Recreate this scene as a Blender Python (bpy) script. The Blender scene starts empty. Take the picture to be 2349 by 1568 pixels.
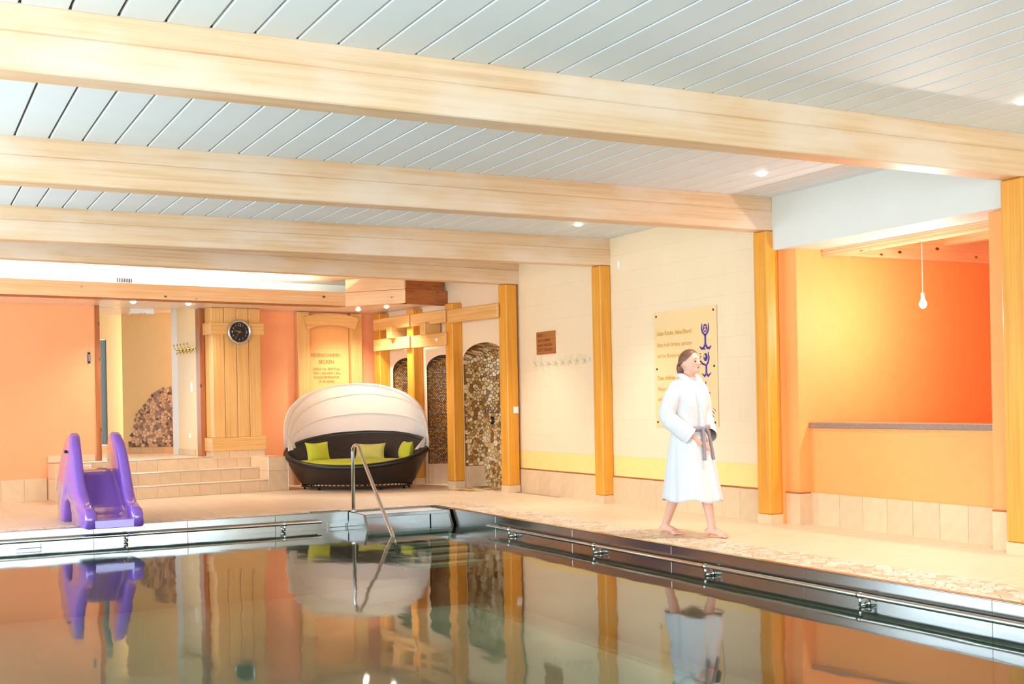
import bpy, bmesh, math, random
from mathutils import Matrix, Vector
random.seed(7)
SC = bpy.context.scene
COL = SC.collection
PI = math.pi
# ---------------------------------------------------------------- camera
YAW, ROLL, FPX, SHIFT = 0.4826, -0.0189, 2715.42, 138.81
fw = Vector((math.sin(YAW), math.cos(YAW), 0)); rt = Vector((math.cos(YAW), -math.sin(YAW), 0)); up = Vector((0, 0, 1))
r2 = rt * math.cos(ROLL) + up * math.sin(ROLL); u2 = -rt * math.sin(ROLL) + up * math.cos(ROLL)
cam = bpy.data.objects.new('camera', bpy.data.cameras.new('camera')); COL.objects.link(cam)
cam.data.sensor_fit = 'HORIZONTAL'; cam.data.sensor_width = 36; cam.data.lens = FPX / 2349 * 36
cam.data.shift_y = SHIFT / 2349; cam.data.clip_start = 0.05
m = Matrix.Identity(4)
for i in range(3):
    m[i][0] = r2[i]; m[i][1] = u2[i]; m[i][2] = -fw[i]
m[2][3] = 1.25
cam.matrix_world = m
SC.camera = cam
# ---------------------------------------------------------------- world, exposure
SC.view_settings.view_transform = 'Standard'; SC.view_settings.look = 'None'; SC.view_settings.gamma = 1
SC.view_settings.use_curve_mapping = False
SC.view_settings.exposure = -0.42
W = bpy.data.worlds.new('sky'); SC.world = W; W.use_nodes = True
bg = W.node_tree.nodes['Background']; bg.inputs[0].default_value = (0.70, 0.87, 1.0, 1); bg.inputs[1].default_value = 14.0
cy = SC.cycles
cy.max_bounces = 10; cy.diffuse_bounces = 6; cy.glossy_bounces = 5; cy.transparent_max_bounces = 12; cy.transmission_bounces = 6
cy.sample_clamp_indirect = 6.0; cy.caustics_reflective = False; cy.caustics_refractive = False; cy.use_denoising = True
# daylight enters by the glazed left side and the glazed near end of the hall: portals guide the sky's light
def portal(name, loc, rot, sx, sy):
    l = bpy.data.lights.new(name, 'AREA'); l.shape = 'RECTANGLE'; l.size = sx; l.size_y = sy; l.cycles.is_portal = True
    o = bpy.data.objects.new(name, l); COL.objects.link(o); o.location = loc; o.rotation_euler = rot
portal('window_left_offscreen', (-3.1, 8.0, 1.55), (0, -PI / 2, 0), 2.7, 14.2)
portal('window_near_offscreen', (2.2, -4.9, 1.6), (PI / 2, 0, 0), 11, 3.0)
SPOT_E, LOW_E, COVE_E, BULB_E = 240.0, 140.0, 560.0, 90.0
def spot(loc, energy, color=(1, 0.95, 0.89), size=1.4, blend=0.8, radius=0.05):
    l = bpy.data.lights.new('spot_lamp', 'SPOT'); l.energy = energy; l.color = color; l.spot_size = size; l.spot_blend = blend; l.shadow_soft_size = radius
    o = bpy.data.objects.new('spot_lamp', l); COL.objects.link(o); o.location = loc
    return o
# ---------------------------------------------------------------- the far end stands turned by 7.5 degrees
TH = math.radians(7.5); FO = (7.6, 14.7)
def far(u, v, z=0.0):
    return (FO[0] + u * math.cos(TH) - v * math.sin(TH), FO[1] + u * math.sin(TH) + v * math.cos(TH), z)
FAR = dict(loc=(FO[0], FO[1], 0), rz=TH)
# ---------------------------------------------------------------- materials
def lin(c): return c / 12.92 if c <= 0.04045 else ((c + 0.055) / 1.055) ** 2.4
def rgb(r, g, b): return (lin(r / 255), lin(g / 255), lin(b / 255), 1)
class NT:
    def __init__(s, name):
        s.m = bpy.data.materials.new(name); s.m.use_nodes = True; s.n = s.m.node_tree; s.b = s.n.nodes['Principled BSDF']
    def add(s, t, **k):
        x = s.n.nodes.new(t)
        for a, v in k.items(): setattr(x, a, v)
        return x
    def l(s, a, b): s.n.links.new(a, b)
def coords(t, scale=(1, 1, 1), rnd=False, kind='Object'):
    tc = t.add('ShaderNodeTexCoord'); mp = t.add('ShaderNodeMapping'); mp.inputs['Scale'].default_value = scale
    t.l(tc.outputs[kind], mp.inputs['Vector'])
    if rnd:
        oi = t.add('ShaderNodeObjectInfo'); vm = t.add('ShaderNodeVectorMath', operation='SCALE'); vm.inputs[0].default_value = (17, 31, 47)
        t.l(oi.outputs['Random'], vm.inputs['Scale']); t.l(vm.outputs[0], mp.inputs['Location'])
    return mp.outputs[0]
def noise(t, vec, scale, detail=4, rough=0.55):
    n = t.add('ShaderNodeTexNoise'); n.inputs['Scale'].default_value = scale; n.inputs['Detail'].default_value = detail; n.inputs['Roughness'].default_value = rough
    t.l(vec, n.inputs['Vector']); return n.outputs['Fac']
def ramp(t, fac, stops, interp='LINEAR'):
    r = t.add('ShaderNodeValToRGB'); r.color_ramp.interpolation = interp
    e = r.color_ramp.elements
    while len(e) < len(stops): e.new(0.5)
    for i, (p, c) in enumerate(stops): e[i].position = p; e[i].color = c
    t.l(fac, r.inputs[0]); return r.outputs[0]
def mixc(t, fac, a, b, mode='MIX'):
    x = t.add('ShaderNodeMix', data_type='RGBA', blend_type=mode)
    if isinstance(fac, (int, float)): x.inputs[0].default_value = fac
    else: t.l(fac, x.inputs[0])
    for k, i in ((a, 6), (b, 7)):
        if isinstance(k, tuple): x.inputs[i].default_value = k
        else: t.l(k, x.inputs[i])
    return x.outputs[2]
def bump(t, h, strength=0.2, dist=0.01):
    b = t.add('ShaderNodeBump'); b.inputs['Strength'].default_value = strength; b.inputs['Distance'].default_value = dist
    t.l(h, b.inputs['Height']); t.l(b.outputs[0], t.b.inputs['Normal'])
def plain(name, c, rough=0.6, metal=0.0, var=0.0, bmp=0.0, scale=8, spec=0.5):
    t = NT(name); t.b.inputs['Base Color'].default_value = c; t.b.inputs['Roughness'].default_value = rough; t.b.inputs['Metallic'].default_value = metal
    t.b.inputs['Specular IOR Level'].default_value = spec
    if var or bmp:
        v = coords(t); n = noise(t, v, scale)
        if var:
            d = tuple(max(0, x * (1 - var)) for x in c[:3]) + (1,); e = tuple(min(1, x * (1 + var * 0.6)) for x in c[:3]) + (1,)
            t.l(ramp(t, n, [(0.3, d), (0.7, e)]), t.b.inputs['Base Color'])
        if bmp: bump(t, n, bmp)
    return t.m
def emis(name, c, s):
    t = NT(name); t.b.inputs['Base Color'].default_value = c; t.b.inputs['Emission Color'].default_value = c; t.b.inputs['Emission Strength'].default_value = s
    return t.m
def wood(name, base, dark, axis, glaze=None, knots=False, rough=0.42, rnd=False):
    t = NT(name); sc = [22.0, 22.0, 22.0]; sc[axis] = 0.5
    v = coords(t, tuple(sc), rnd); n = noise(t, v, 1.6, 6, 0.65)
    c = ramp(t, n, [(0.30, dark), (0.52, base), (0.75, tuple(min(1, x * 1.12) for x in base[:3]) + (1,))])
    sc2 = [2.2, 2.2, 2.2]; sc2[axis] = 0.8
    big = noise(t, coords(t, tuple(sc2), rnd), 1.3, 3)
    if glaze: c = mixc(t, ramp(t, big, [(0.45, (0, 0, 0, 1)), (0.65, (0.8, 0.8, 0.8, 1))]), c, glaze)
    else: c = mixc(t, ramp(t, big, [(0.42, (0, 0, 0, 1)), (0.7, (0.55, 0.55, 0.55, 1))]), c, dark)
    if knots:
        sk = [7.0, 7.0, 7.0]; sk[axis] = 4.0
        vo = t.add('ShaderNodeTexVoronoi'); t.l(coords(t, tuple(sk), rnd), vo.inputs['Vector']); vo.inputs['Scale'].default_value = 0.9
        kn = ramp(t, vo.outputs['Distance'], [(0.07, (1, 1, 1, 1)), (0.13, (0, 0, 0, 1))])
        c = mixc(t, kn, c, rgb(92, 45, 20))
    t.l(c, t.b.inputs['Base Color']); t.b.inputs['Roughness'].default_value = rough
    bump(t, n, 0.08, 0.004)
    return t.m
def woods(name, base, dark, **k): return [wood(f'{name}_{a}', base, dark, i, **k) for i, a in enumerate('xyz')]
M = {}
BEAM = woods('beam_wood', rgb(222, 188, 150), rgb(210, 168, 122), glaze=rgb(228, 206, 184))
POST = woods('post_wood', rgb(226, 156, 52), rgb(208, 132, 28))
PLANK = woods('plank_wood', rgb(226, 176, 108), rgb(208, 150, 78))
PINE = woods('pine_wood', rgb(240, 196, 146), rgb(228, 170, 114), knots=True)
PINER = woods('brown_pine', rgb(176, 104, 50), rgb(140, 74, 30), knots=True)
def tilemat(name, c, var, rough=0.45, sc=3.0):
    t = NT(name); v = coords(t, (1, 1, 1), True); n = noise(t, v, sc * 3, 7, 0.7)
    w = t.add('ShaderNodeTexWave'); w.wave_type = 'BANDS'; w.bands_direction = 'DIAGONAL'; w.inputs['Scale'].default_value = sc; w.inputs['Distortion'].default_value = 9; w.inputs['Detail'].default_value = 4
    t.l(v, w.inputs['Vector'])
    a = tuple(x * (1 - var) for x in c[:3]) + (1,); b = tuple(min(1, x * (1 + var * 0.7)) for x in c[:3]) + (1,)
    col = ramp(t, n, [(0.3, a), (0.7, b)])
    col = mixc(t, 0.35, col, ramp(t, w.outputs[0], [(0.2, a), (0.8, b)]))
    oi = t.add('ShaderNodeObjectInfo'); col = mixc(t, 0.5, col, ramp(t, oi.outputs['Random'], [(0, a), (1, b)]))
    t.l(col, t.b.inputs['Base Color']); t.b.inputs['Roughness'].default_value = rough; bump(t, w.outputs[0], 0.10, 0.004)
    return t.m
M['wall_tile'] = tilemat('skirting_stone_tile', rgb(224, 192, 152), 0.12)
M['floor_tile'] = tilemat('floor_stone_tile', rgb(234, 208, 176), 0.06, 0.42)
M['pale_tile'] = M['wall_tile']
M['grout'] = plain('grout', rgb(196, 166, 134), 0.85)
M['cream'] = plain('cream_wall_paint', rgb(238, 214, 178), 0.5, var=0.02, bmp=0.05, scale=3)
M['band'] = plain('yellow_band_paint', rgb(246, 214, 136), 0.5, var=0.03)
M['creamback'] = plain('cream_joint', rgb(230, 206, 168), 0.7)
M['orange'] = plain('orange_wall_paint', rgb(250, 170, 116), 0.6, var=0.03, bmp=0.04, scale=4)
M['orange2'] = plain('apricot_wall_paint', rgb(250, 166, 94), 0.6, var=0.03, bmp=0.08, scale=9)
M['panel'] = plain('apricot_panel', rgb(248, 182, 108), 0.5, var=0.02)
M['white'] = plain('white_paint', rgb(240, 240, 236), 0.5)
M['lintel'] = plain('pale_lintel_paint', rgb(212, 212, 204), 0.55, var=0.02, scale=2)
M['ceil'] = plain('white_glazed_board', rgb(222, 230, 236), 0.55, var=0.03, scale=2)
M['ceilbar'] = plain('ceiling_slab', rgb(205, 205, 200), 0.8)

M['paleyellow'] = plain('pale_yellow_paint', rgb(242, 214, 160), 0.55, var=0.02); M['tan'] = M['paleyellow']
def steelm(name, c, rough, axis=0):
    t = NT(name); t.b.inputs['Metallic'].default_value = 1; t.b.inputs['Base Color'].default_value = c
    sc = [40, 40, 40]; sc[axis] = 1.0
    n = noise(t, coords(t, tuple(sc)), 3, 3); mr = t.add('ShaderNodeMapRange'); mr.inputs['To Min'].default_value = rough * 0.7; mr.inputs['To Max'].default_value = rough * 1.4
    t.l(n, mr.inputs['Value']); t.l(mr.outputs[0], t.b.inputs['Roughness']); return t.m
M['steel'] = steelm('brushed_steel', rgb(164, 162, 158), 0.16)
M['tube'] = steelm('polished_steel', rgb(214, 210, 204), 0.16, 2)
M['steeldark'] = plain('dark_steel_cavity', rgb(22, 26, 30), 0.5)  # plain dark metal colour for the drain cover and vent slats
M['black'] = plain('black_plastic', rgb(16, 16, 18), 0.35)
M['purple'] = plain('purple_gloss_plastic', rgb(132, 88, 188), 0.10, spec=0.7)
M['purple'].node_tree.nodes['Principled BSDF'].inputs['Coat Weight'].default_value = 0.8; M['purple'].node_tree.nodes['Principled BSDF'].inputs['Coat Roughness'].default_value = 0.04
M['whitepl'] = plain('white_plastic', rgb(240, 238, 234), 0.35)
M['granite'] = plain('granite_slab', rgb(150, 126, 110), 0.35, var=0.25, scale=60)
M['bluegrey'] = plain('blue_grey_frame', rgb(128, 158, 178), 0.4)
M['alu'] = plain('brushed_aluminium', rgb(205, 206, 210), 0.25, metal=1)
M['brass'] = plain('brass', rgb(206, 176, 96), 0.25, metal=1)
M['lamp'] = emis('lamp_glow', (1, 0.93, 0.82, 1), 40)
M['ink_brown'] = plain('brown_lettering', rgb(150, 78, 24), 0.6)
M['ink_gold'] = plain('ochre_lettering', rgb(204, 142, 30), 0.5)
M['ink_violet'] = plain('violet_print', rgb(62, 44, 140), 0.5)
M['ink_dark'] = plain('dark_burnt_lettering', rgb(84, 46, 14), 0.7)
M['skin'] = plain('skin', rgb(226, 172, 146), 0.5, var=0.04)
M['hair'] = plain('brown_hair', rgb(120, 76, 52), 0.5, var=0.2, bmp=0.3, scale=60)
M['robe'] = plain('white_terry', rgb(222, 219, 218), 0.9, var=0.03, bmp=0.25, scale=160)
M['belt'] = plain('grey_belt', rgb(150, 140, 146), 0.9)
M['lip'] = plain('lip', rgb(180, 96, 90), 0.5)
M['cushion'] = plain('lime_cushion_fabric', rgb(192, 190, 50), 0.85, var=0.06, bmp=0.2, scale=120)
M['pillow2'] = plain('olive_cushion_fabric', rgb(196, 182, 92), 0.85, var=0.06, bmp=0.2, scale=120)
def wickerm():
    t = NT('dark_wicker'); tc = t.add('ShaderNodeTexCoord'); mp = t.add('ShaderNodeMapping'); t.l(tc.outputs['UV'], mp.inputs['Vector'])
    b = t.add('ShaderNodeTexBrick'); b.inputs['Scale'].default_value = 1.0; b.inputs['Brick Width'].default_value = 0.055; b.inputs['Row Height'].default_value = 0.018; b.inputs['Mortar Size'].default_value = 0.004; b.inputs['Mortar Smooth'].default_value = 0.6
    b.inputs['Color1'].default_value = rgb(46, 32, 26); b.inputs['Color2'].default_value = rgb(60, 42, 32); b.inputs['Mortar'].default_value = rgb(12, 8, 6)
    t.l(mp.outputs[0], b.inputs['Vector']); t.l(b.outputs['Color'], t.b.inputs['Base Color']); t.b.inputs['Roughness'].default_value = 0.35
    iv = t.add('ShaderNodeInvert'); t.l(b.outputs['Fac'], iv.inputs['Color']); bump(t, iv.outputs[0], 0.8, 0.006); return t.m
M['wicker'] = wickerm()
def canvasm():
    t = NT('white_canvas'); t.b.inputs['Base Color'].default_value = rgb(250, 246, 242); t.b.inputs['Roughness'].default_value = 0.9
    tr = t.add('ShaderNodeBsdfTranslucent'); tr.inputs[0].default_value = rgb(240, 226, 206); mx = t.add('ShaderNodeMixShader'); mx.inputs[0].default_value = 0.3
    o = t.n.nodes['Material Output']; t.l(t.b.outputs[0], mx.inputs[1]); t.l(tr.outputs[0], mx.inputs[2]); t.l(mx.outputs[0], o.inputs[0])
    bump(t, noise(t, coords(t), 9, 3), 0.25, 0.02); return t.m
M['canvas'] = canvasm()
def stonem(name, stops, rough=0.45):
    t = NT(name); oi = t.add('ShaderNodeNewGeometry'); ob = t.add('ShaderNodeObjectInfo'); ad = t.add('ShaderNodeMath', operation='ADD'); t.l(oi.outputs['Random Per Island'], ad.inputs[0]); t.l(ob.outputs['Random'], ad.inputs[1]); fr = t.add('ShaderNodeMath', operation='FRACT'); t.l(ad.outputs[0], fr.inputs[0]); c = ramp(t, fr.outputs[0], stops, 'CONSTANT')
    n = noise(t, coords(t, (1, 1, 1), True), 25, 5); c = mixc(t, 0.3, c, ramp(t, n, [(0.3, (0.5, 0.45, 0.4, 1)), (0.7, (1, 0.97, 0.92, 1))]), 'MULTIPLY')
    t.l(c, t.b.inputs['Base Color']); t.b.inputs['Roughness'].default_value = rough; bump(t, n, 0.15, 0.004); return t.m
M['stone_shower'] = stonem('shower_mosaic_stone', [(0, rgb(232, 204, 150)), (0.3, rgb(214, 176, 112)), (0.5, rgb(196, 150, 86)), (0.65, rgb(166, 118, 58)), (0.8, rgb(244, 226, 196)), (0.93, rgb(148, 102, 48))])
M['pebble'] = stonem('round_pebble_mosaic', [(0, rgb(196, 150, 78)), (0.3, rgb(164, 116, 52)), (0.55, rgb(140, 94, 38)), (0.8, rgb(214, 172, 104))], 0.5)
M['stone_hall'] = stonem('hall_mosaic_stone', [(0, rgb(168, 150, 144)), (0.25, rgb(238, 206, 176)), (0.45, rgb(142, 124, 120)), (0.6, rgb(230, 192, 158)), (0.78, rgb(246, 224, 198)), (0.92, rgb(112, 94, 88))])
M['stone_floor'] = stonem('floor_mosaic_stone', [(0, rgb(240, 218, 192)), (0.35, rgb(234, 204, 174)), (0.55, rgb(244, 228, 208)), (0.85, rgb(226, 188, 156))])
M['mosaic_grout'] = plain('mosaic_grout', rgb(122, 84, 34), 0.85)
M['basin'] = plain('satin_basin_steel', rgb(196, 200, 198), 0.5, var=0.05, scale=1.5)
M['mosaic_grout2'] = plain('pale_mosaic_grout', rgb(200, 166, 132), 0.85)
M['penny'] = plain('dark_mosaic_grout', rgb(52, 34, 14), 0.7)
def waterm():
    t = NT('pool_water'); o = t.n.nodes['Material Output']; t.n.nodes.remove(t.b)
    v = coords(t, (1, 0.55, 1)); n1 = noise(t, v, 1.1, 2, 0.5); n2 = noise(t, coords(t, (1, 0.4, 1)), 5, 2, 0.5)
    ad = t.add('ShaderNodeMath', operation='MULTIPLY_ADD'); t.l(n2, ad.inputs[0]); ad.inputs[1].default_value = 0.12; t.l(n1, ad.inputs[2])
    b = t.add('ShaderNodeBump'); b.inputs['Strength'].default_value = 0.06; b.inputs['Distance'].default_value = 0.12; t.l(ad.outputs[0], b.inputs['Height'])
    fr = t.add('ShaderNodeFresnel'); fr.inputs['IOR'].default_value = 1.40; t.l(b.outputs[0], fr.inputs['Normal'])
    gl = t.add('ShaderNodeBsdfGlossy'); gl.inputs['Roughness'].default_value = 0.045; gl.inputs['Color'].default_value = (1, 1, 1, 1); t.l(b.outputs[0], gl.inputs['Normal'])
    tr = t.add('ShaderNodeBsdfTransparent'); tr.inputs[0].default_value = (0.60, 0.86, 0.74, 1)
    mx = t.add('ShaderNodeMixShader'); t.l(fr.outputs[0], mx.inputs[0]); t.l(tr.outputs[0], mx.inputs[1]); t.l(gl.outputs[0], mx.inputs[2]); t.l(mx.outputs[0], o.inputs[0]); return t.m
M['water'] = waterm()
def clearm(name, tint, refl=0.08, rough=0.03, body=None, amount=0.0):
    t = NT(name); o = t.n.nodes['Material Output']; t.n.nodes.remove(t.b)
    tr = t.add('ShaderNodeBsdfTransparent'); tr.inputs[0].default_value = tint; last = tr.outputs[0]
    if body:
        df = t.add('ShaderNodeBsdfDiffuse'); df.inputs[0].default_value = body; mx = t.add('ShaderNodeMixShader'); mx.inputs[0].default_value = amount
        t.l(last, mx.inputs[1]); t.l(df.outputs[0], mx.inputs[2]); last = mx.outputs[0]
    gl = t.add('ShaderNodeBsdfGlossy'); gl.inputs['Roughness'].default_value = rough
    mx = t.add('ShaderNodeMixShader'); mx.inputs[0].default_value = refl; t.l(last, mx.inputs[1]); t.l(gl.outputs[0], mx.inputs[2]); t.l(mx.outputs[0], o.inputs[0]); return t.m
M['glass'] = clearm('window_glass', (0.95, 0.98, 1, 1), 0.1)
M['acrylic'] = plain('yellow_acrylic', rgb(240, 208, 154), 0.10, spec=0.6)
# ---------------------------------------------------------------- mesh helpers
def tag(o, label=None, cat=None, group=None, kind=None):
    for k, v in (('label', label), ('category', cat), ('group', group), ('kind', kind)):
        if v: o[k] = v
    return o
def link(o, parent=None, loc=None, rz=0.0):
    COL.objects.link(o)
    if parent: o.parent = parent
    if loc: o.location = loc
    if rz: o.rotation_euler = (0, 0, rz)
    return o
def empty(name, loc=(0, 0, 0), rz=0.0, label=None, cat=None, group=None, kind=None):
    o = bpy.data.objects.new(name, None); o.empty_display_size = 0.1; link(o, None, loc, rz); return tag(o, label, cat, group, kind)
class MB:
    def __init__(s): s.v = []; s.f = []; s.uv = None; s.sm = False
    def add(s, vs, fs):
        k = len(s.v); s.v += [tuple(p) for p in vs]; s.f += [tuple(i + k for i in f) for f in fs]; return s
    def box(s, x0, x1, y0, y1, z0, z1):
        return s.add([(x, y, z) for z in (z0, z1) for y in (y0, y1) for x in (x0, x1)], [(0, 2, 3, 1), (4, 5, 7, 6), (0, 1, 5, 4), (2, 6, 7, 3), (0, 4, 6, 2), (1, 3, 7, 5)])
    def cbox(s, x0, x1, y0, y1, z0, z1, b=0.004):
        L = [(x0, x1), (y0, y1), (z0, z1)]; b = min([b] + [abs(q - p) * 0.45 for p, q in L]); vs = []; idx = {}
        for sx in (0, 1):
            for sy in (0, 1):
                for sz in (0, 1):
                    S = (sx, sy, sz)
                    for a in range(3):
                        p = [L[i][S[i]] if i == a else (L[i][0] + b if S[i] == 0 else L[i][1] - b) for i in range(3)]
                        idx[S, a] = len(vs); vs.append(p)
        fs = []
        for a in range(3):
            o1, o2 = [i for i in range(3) if i != a]
            for d in (0, 1):
                q = []
                for (p, r) in ((0, 0), (1, 0), (1, 1), (0, 1)):
                    S = [0, 0, 0]; S[a] = d; S[o1] = p; S[o2] = r; q.append(idx[tuple(S), a])
                fs.append(q)
        for a in range(3):      # the bevel along each edge of direction a
            o1, o2 = [i for i in range(3) if i != a]
            for p in (0, 1):
                for r in (0, 1):
                    S0 = [0, 0, 0]; S0[o1] = p; S0[o2] = r; S1 = S0[:]; S1[a] = 1
                    fs.append([idx[tuple(S0), o1], idx[tuple(S0), o2], idx[tuple(S1), o2], idx[tuple(S1), o1]])
        for S in [(x, y, z) for x in (0, 1) for y in (0, 1) for z in (0, 1)]: fs.append([idx[S, 0], idx[S, 1], idx[S, 2]])
        cx, cy_, cz = [(p + q) / 2 for p, q in L]; out = []
        for f in fs:            # all outward
            P = [Vector(vs[i]) for i in f]; n = (P[1] - P[0]).cross(P[2] - P[0]); c = sum(P, Vector()) / len(P) - Vector((cx, cy_, cz))
            out.append(f if n.dot(c) > 0 else f[::-1])
        return s.add(vs, out)
    def grid(s, fn, nu, nv, cu=False, cv=False, uvf=None):
        k = len(s.v); s.v += [tuple(fn(i / (nu if cu else nu - 1), j / (nv if cv else nv - 1))) for j in range(nv) for i in range(nu)]
        for j in range(nv if cv else nv - 1):
            for i in range(nu if cu else nu - 1):
                a, b_, c, d = j * nu + i, j * nu + (i + 1) % nu, ((j + 1) % nv) * nu + (i + 1) % nu, ((j + 1) % nv) * nu + i
                s.f.append((k + a, k + b_, k + c, k + d))
        if uvf:
            s.uv = s.uv or {}
            for j in range(nv):
                for i in range(nu): s.uv[k + j * nu + i] = uvf(i / (nu - 1), j / (nv - 1))
        return s
    def tube(s, pts, r, n=10, cap=True, closed=False):
        pts = [Vector(p) for p in pts]; m_ = len(pts); rr = r if isinstance(r, (list, tuple)) else [r] * m_
        k = len(s.v); ref = None
        for i, p in enumerate(pts):
            a = pts[(i - 1) % m_] if (i or closed) else p; b_ = pts[(i + 1) % m_] if (i < m_ - 1 or closed) else p
            d = (b_ - a).normalized()
            if ref is None: ref = Vector((0, 0, 1)) if abs(d.z) < 0.9 else Vector((1, 0, 0))
            x = (ref - d * ref.dot(d)).normalized(); ref = x; y = d.cross(x)
            for q in range(n):
                t = 2 * PI * q / n; s.v.append(tuple(p + (x * math.cos(t) + y * math.sin(t)) * rr[i]))
        for i in range(m_ if closed else m_ - 1):
            for q in range(n):
                i2 = (i + 1) % m_; s.f.append((k + i * n + q, k + i * n + (q + 1) % n, k + i2 * n + (q + 1) % n, k + i2 * n + q))
        if cap and not closed:
            s.f.append(tuple(k + q for q in range(n))[::-1]); s.f.append(tuple(k + (m_ - 1) * n + q for q in range(n)))
        return s
    def lathe(s, prof, n=24, c=(0, 0, 0), M3=None):
        k = len(s.v); m_ = len(prof)
        for (r, z) in prof:
            for q in range(n):
                t = 2 * PI * q / n; p = Vector((r * math.cos(t), r * math.sin(t), z))
                if M3: p = M3 @ p
                s.v.append((p[0] + c[0], p[1] + c[1], p[2] + c[2]))
        for i in range(m_ - 1):
            for q in range(n): s.f.append((k + i * n + q, k + i * n + (q + 1) % n, k + (i + 1) * n + (q + 1) % n, k + (i + 1) * n + q))
        s.f.append(tuple(k + q for q in range(n))[::-1]); s.f.append(tuple(k + (m_ - 1) * n + q for q in range(n)))
        return s
    def prism(s, poly, fn, h0, h1):
        n = len(poly); k = len(s.v)
        s.v += [tuple(fn(a, b_, h0)) for a, b_ in poly] + [tuple(fn(a, b_, h1)) for a, b_ in poly]
        s.f.append(tuple(range(k, k + n))[::-1]); s.f.append(tuple(range(k + n, k + 2 * n)))
        for i in range(n): s.f.append((k + i, k + (i + 1) % n, k + n + (i + 1) % n, k + n + i))
        return s
    def smooth(s): s.sm = True; return s
    def mesh(s, name, mat):
        me = bpy.data.meshes.new(name); me.from_pydata(s.v, [], s.f)
        if s.uv:
            ul = me.uv_layers.new(name='UVMap')
            for lp in me.loops: ul.data[lp.index].uv = s.uv.get(lp.vertex_index, (0, 0))
        bm = bmesh.new(); bm.from_mesh(me); bmesh.ops.recalc_face_normals(bm, faces=bm.faces); bm.to_mesh(me); bm.free()
        if s.sm: me.polygons.foreach_set('use_smooth', [True] * len(me.polygons))
        me.materials.append(mat); me.update(); return me
    def obj(s, name, mat, parent=None, loc=None, rz=0.0, label=None, cat=None, group=None, kind=None):
        o = bpy.data.objects.new(name, s.mesh(name, mat)); link(o, parent, loc, rz); return tag(o, label, cat, group, kind)
def B(*a, b=0.0): return MB().cbox(*a, b=b) if b else MB().box(*a)
def struct(mb, name, mat, **k):
    o = mb.obj(name, mat, **k); o['kind'] = 'structure'; return o
def inst(name, me, parent, loc, rz=0.0): return link(bpy.data.objects.new(name, me), parent, loc, rz)
_dg = None
def text_mb(body, size, fn, depth=0.0015, align='LEFT', spacing=1.0, shear=0.0, bold=0.0, width=None):
    """letters laid flat as geometry; fn maps (x, y, h) of the text plane to the parent's frame"""
    cu = bpy.data.curves.new('lettering', 'FONT'); cu.body = body; cu.size = size; cu.align_x = align; cu.space_character = spacing; cu.shear = shear; cu.offset = bold; cu.extrude = depth / 2; cu.resolution_u = 3
    o = bpy.data.objects.new('lettering', cu); COL.objects.link(o)
    dg = bpy.context.evaluated_depsgraph_get(); me = bpy.data.meshes.new_from_object(o.evaluated_get(dg))
    mb = MB(); xs = [v.co.x for v in me.vertices] or [0, 1]; sx = 1.0
    if width: sx = width / max(1e-6, (max(xs) - min(xs)))
    x0 = min(xs) if align == 'LEFT' else 0.0
    mb.add([fn((v.co.x - x0) * sx, v.co.y, v.co.z + depth / 2) for v in me.vertices], [tuple(p.vertices) for p in me.polygons])
    bpy.data.objects.remove(o); bpy.data.curves.remove(cu); bpy.data.meshes.remove(me); return mb
def voronoi(w, h, n, seed, inside=None, gap=0.004, relax=2):
    """irregular convex pieces that tile a w x h patch, each pulled back from its joints"""
    R = random.Random(seed); pts = [(R.uniform(0, w), R.uniform(0, h)) for _ in range(n)]
    def cells():
        out = []
        cs = math.sqrt(w * h / n) * 1.0; gd = {}
        for i, p in enumerate(pts): gd.setdefault((int(p[0] / cs), int(p[1] / cs)), []).append(i)
        for i, (px, py) in enumerate(pts):
            poly = [(0, 0), (w, 0), (w, h), (0, h)]; cx_, cy_ = int(px / cs), int(py / cs)
            for gx in range(cx_ - 3, cx_ + 4):
                for gy in range(cy_ - 3, cy_ + 4):
                    for j in gd.get((gx, gy), ()):
                        if j == i: continue
                        qx, qy = pts[j]; mx, my = (px + qx) / 2, (py + qy) / 2; nx, ny = qx - px, qy - py; new = []
                        for a in range(len(poly)):
                            P, Q = poly[a], poly[(a + 1) % len(poly)]
                            dp = (P[0] - mx) * nx + (P[1] - my) * ny; dq = (Q[0] - mx) * nx + (Q[1] - my) * ny
                            if dp <= 0: new.append(P)
                            if dp * dq < 0: t = dp / (dp - dq); new.append((P[0] + (Q[0] - P[0]) * t, P[1] + (Q[1] - P[1]) * t))
                        poly = new
                        if len(poly) < 3: break
                    if len(poly) < 3: break
                if len(poly) < 3: break
            out.append(poly)
        return out
    for _ in range(relax):
        for i, c in enumerate(cells()):
            if len(c) > 2: pts[i] = (0.5 * pts[i][0] + 0.5 * sum(p[0] for p in c) / len(c), 0.5 * pts[i][1] + 0.5 * sum(p[1] for p in c) / len(c))
    res = []
    for c in cells():
        if len(c) < 3: continue
        cx_ = sum(p[0] for p in c) / len(c); cy_ = sum(p[1] for p in c) / len(c)
        if inside and not inside(cx_, cy_): continue
        q = []
        for p in c:
            d = math.hypot(p[0] - cx_, p[1] - cy_)
            if d > gap * 1.6: k = (d - gap * 1.25) / d; q.append((cx_ + (p[0] - cx_) * k, cy_ + (p[1] - cy_) * k))
        if len(q) >= 3: res.append(q)
    return res
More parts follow.
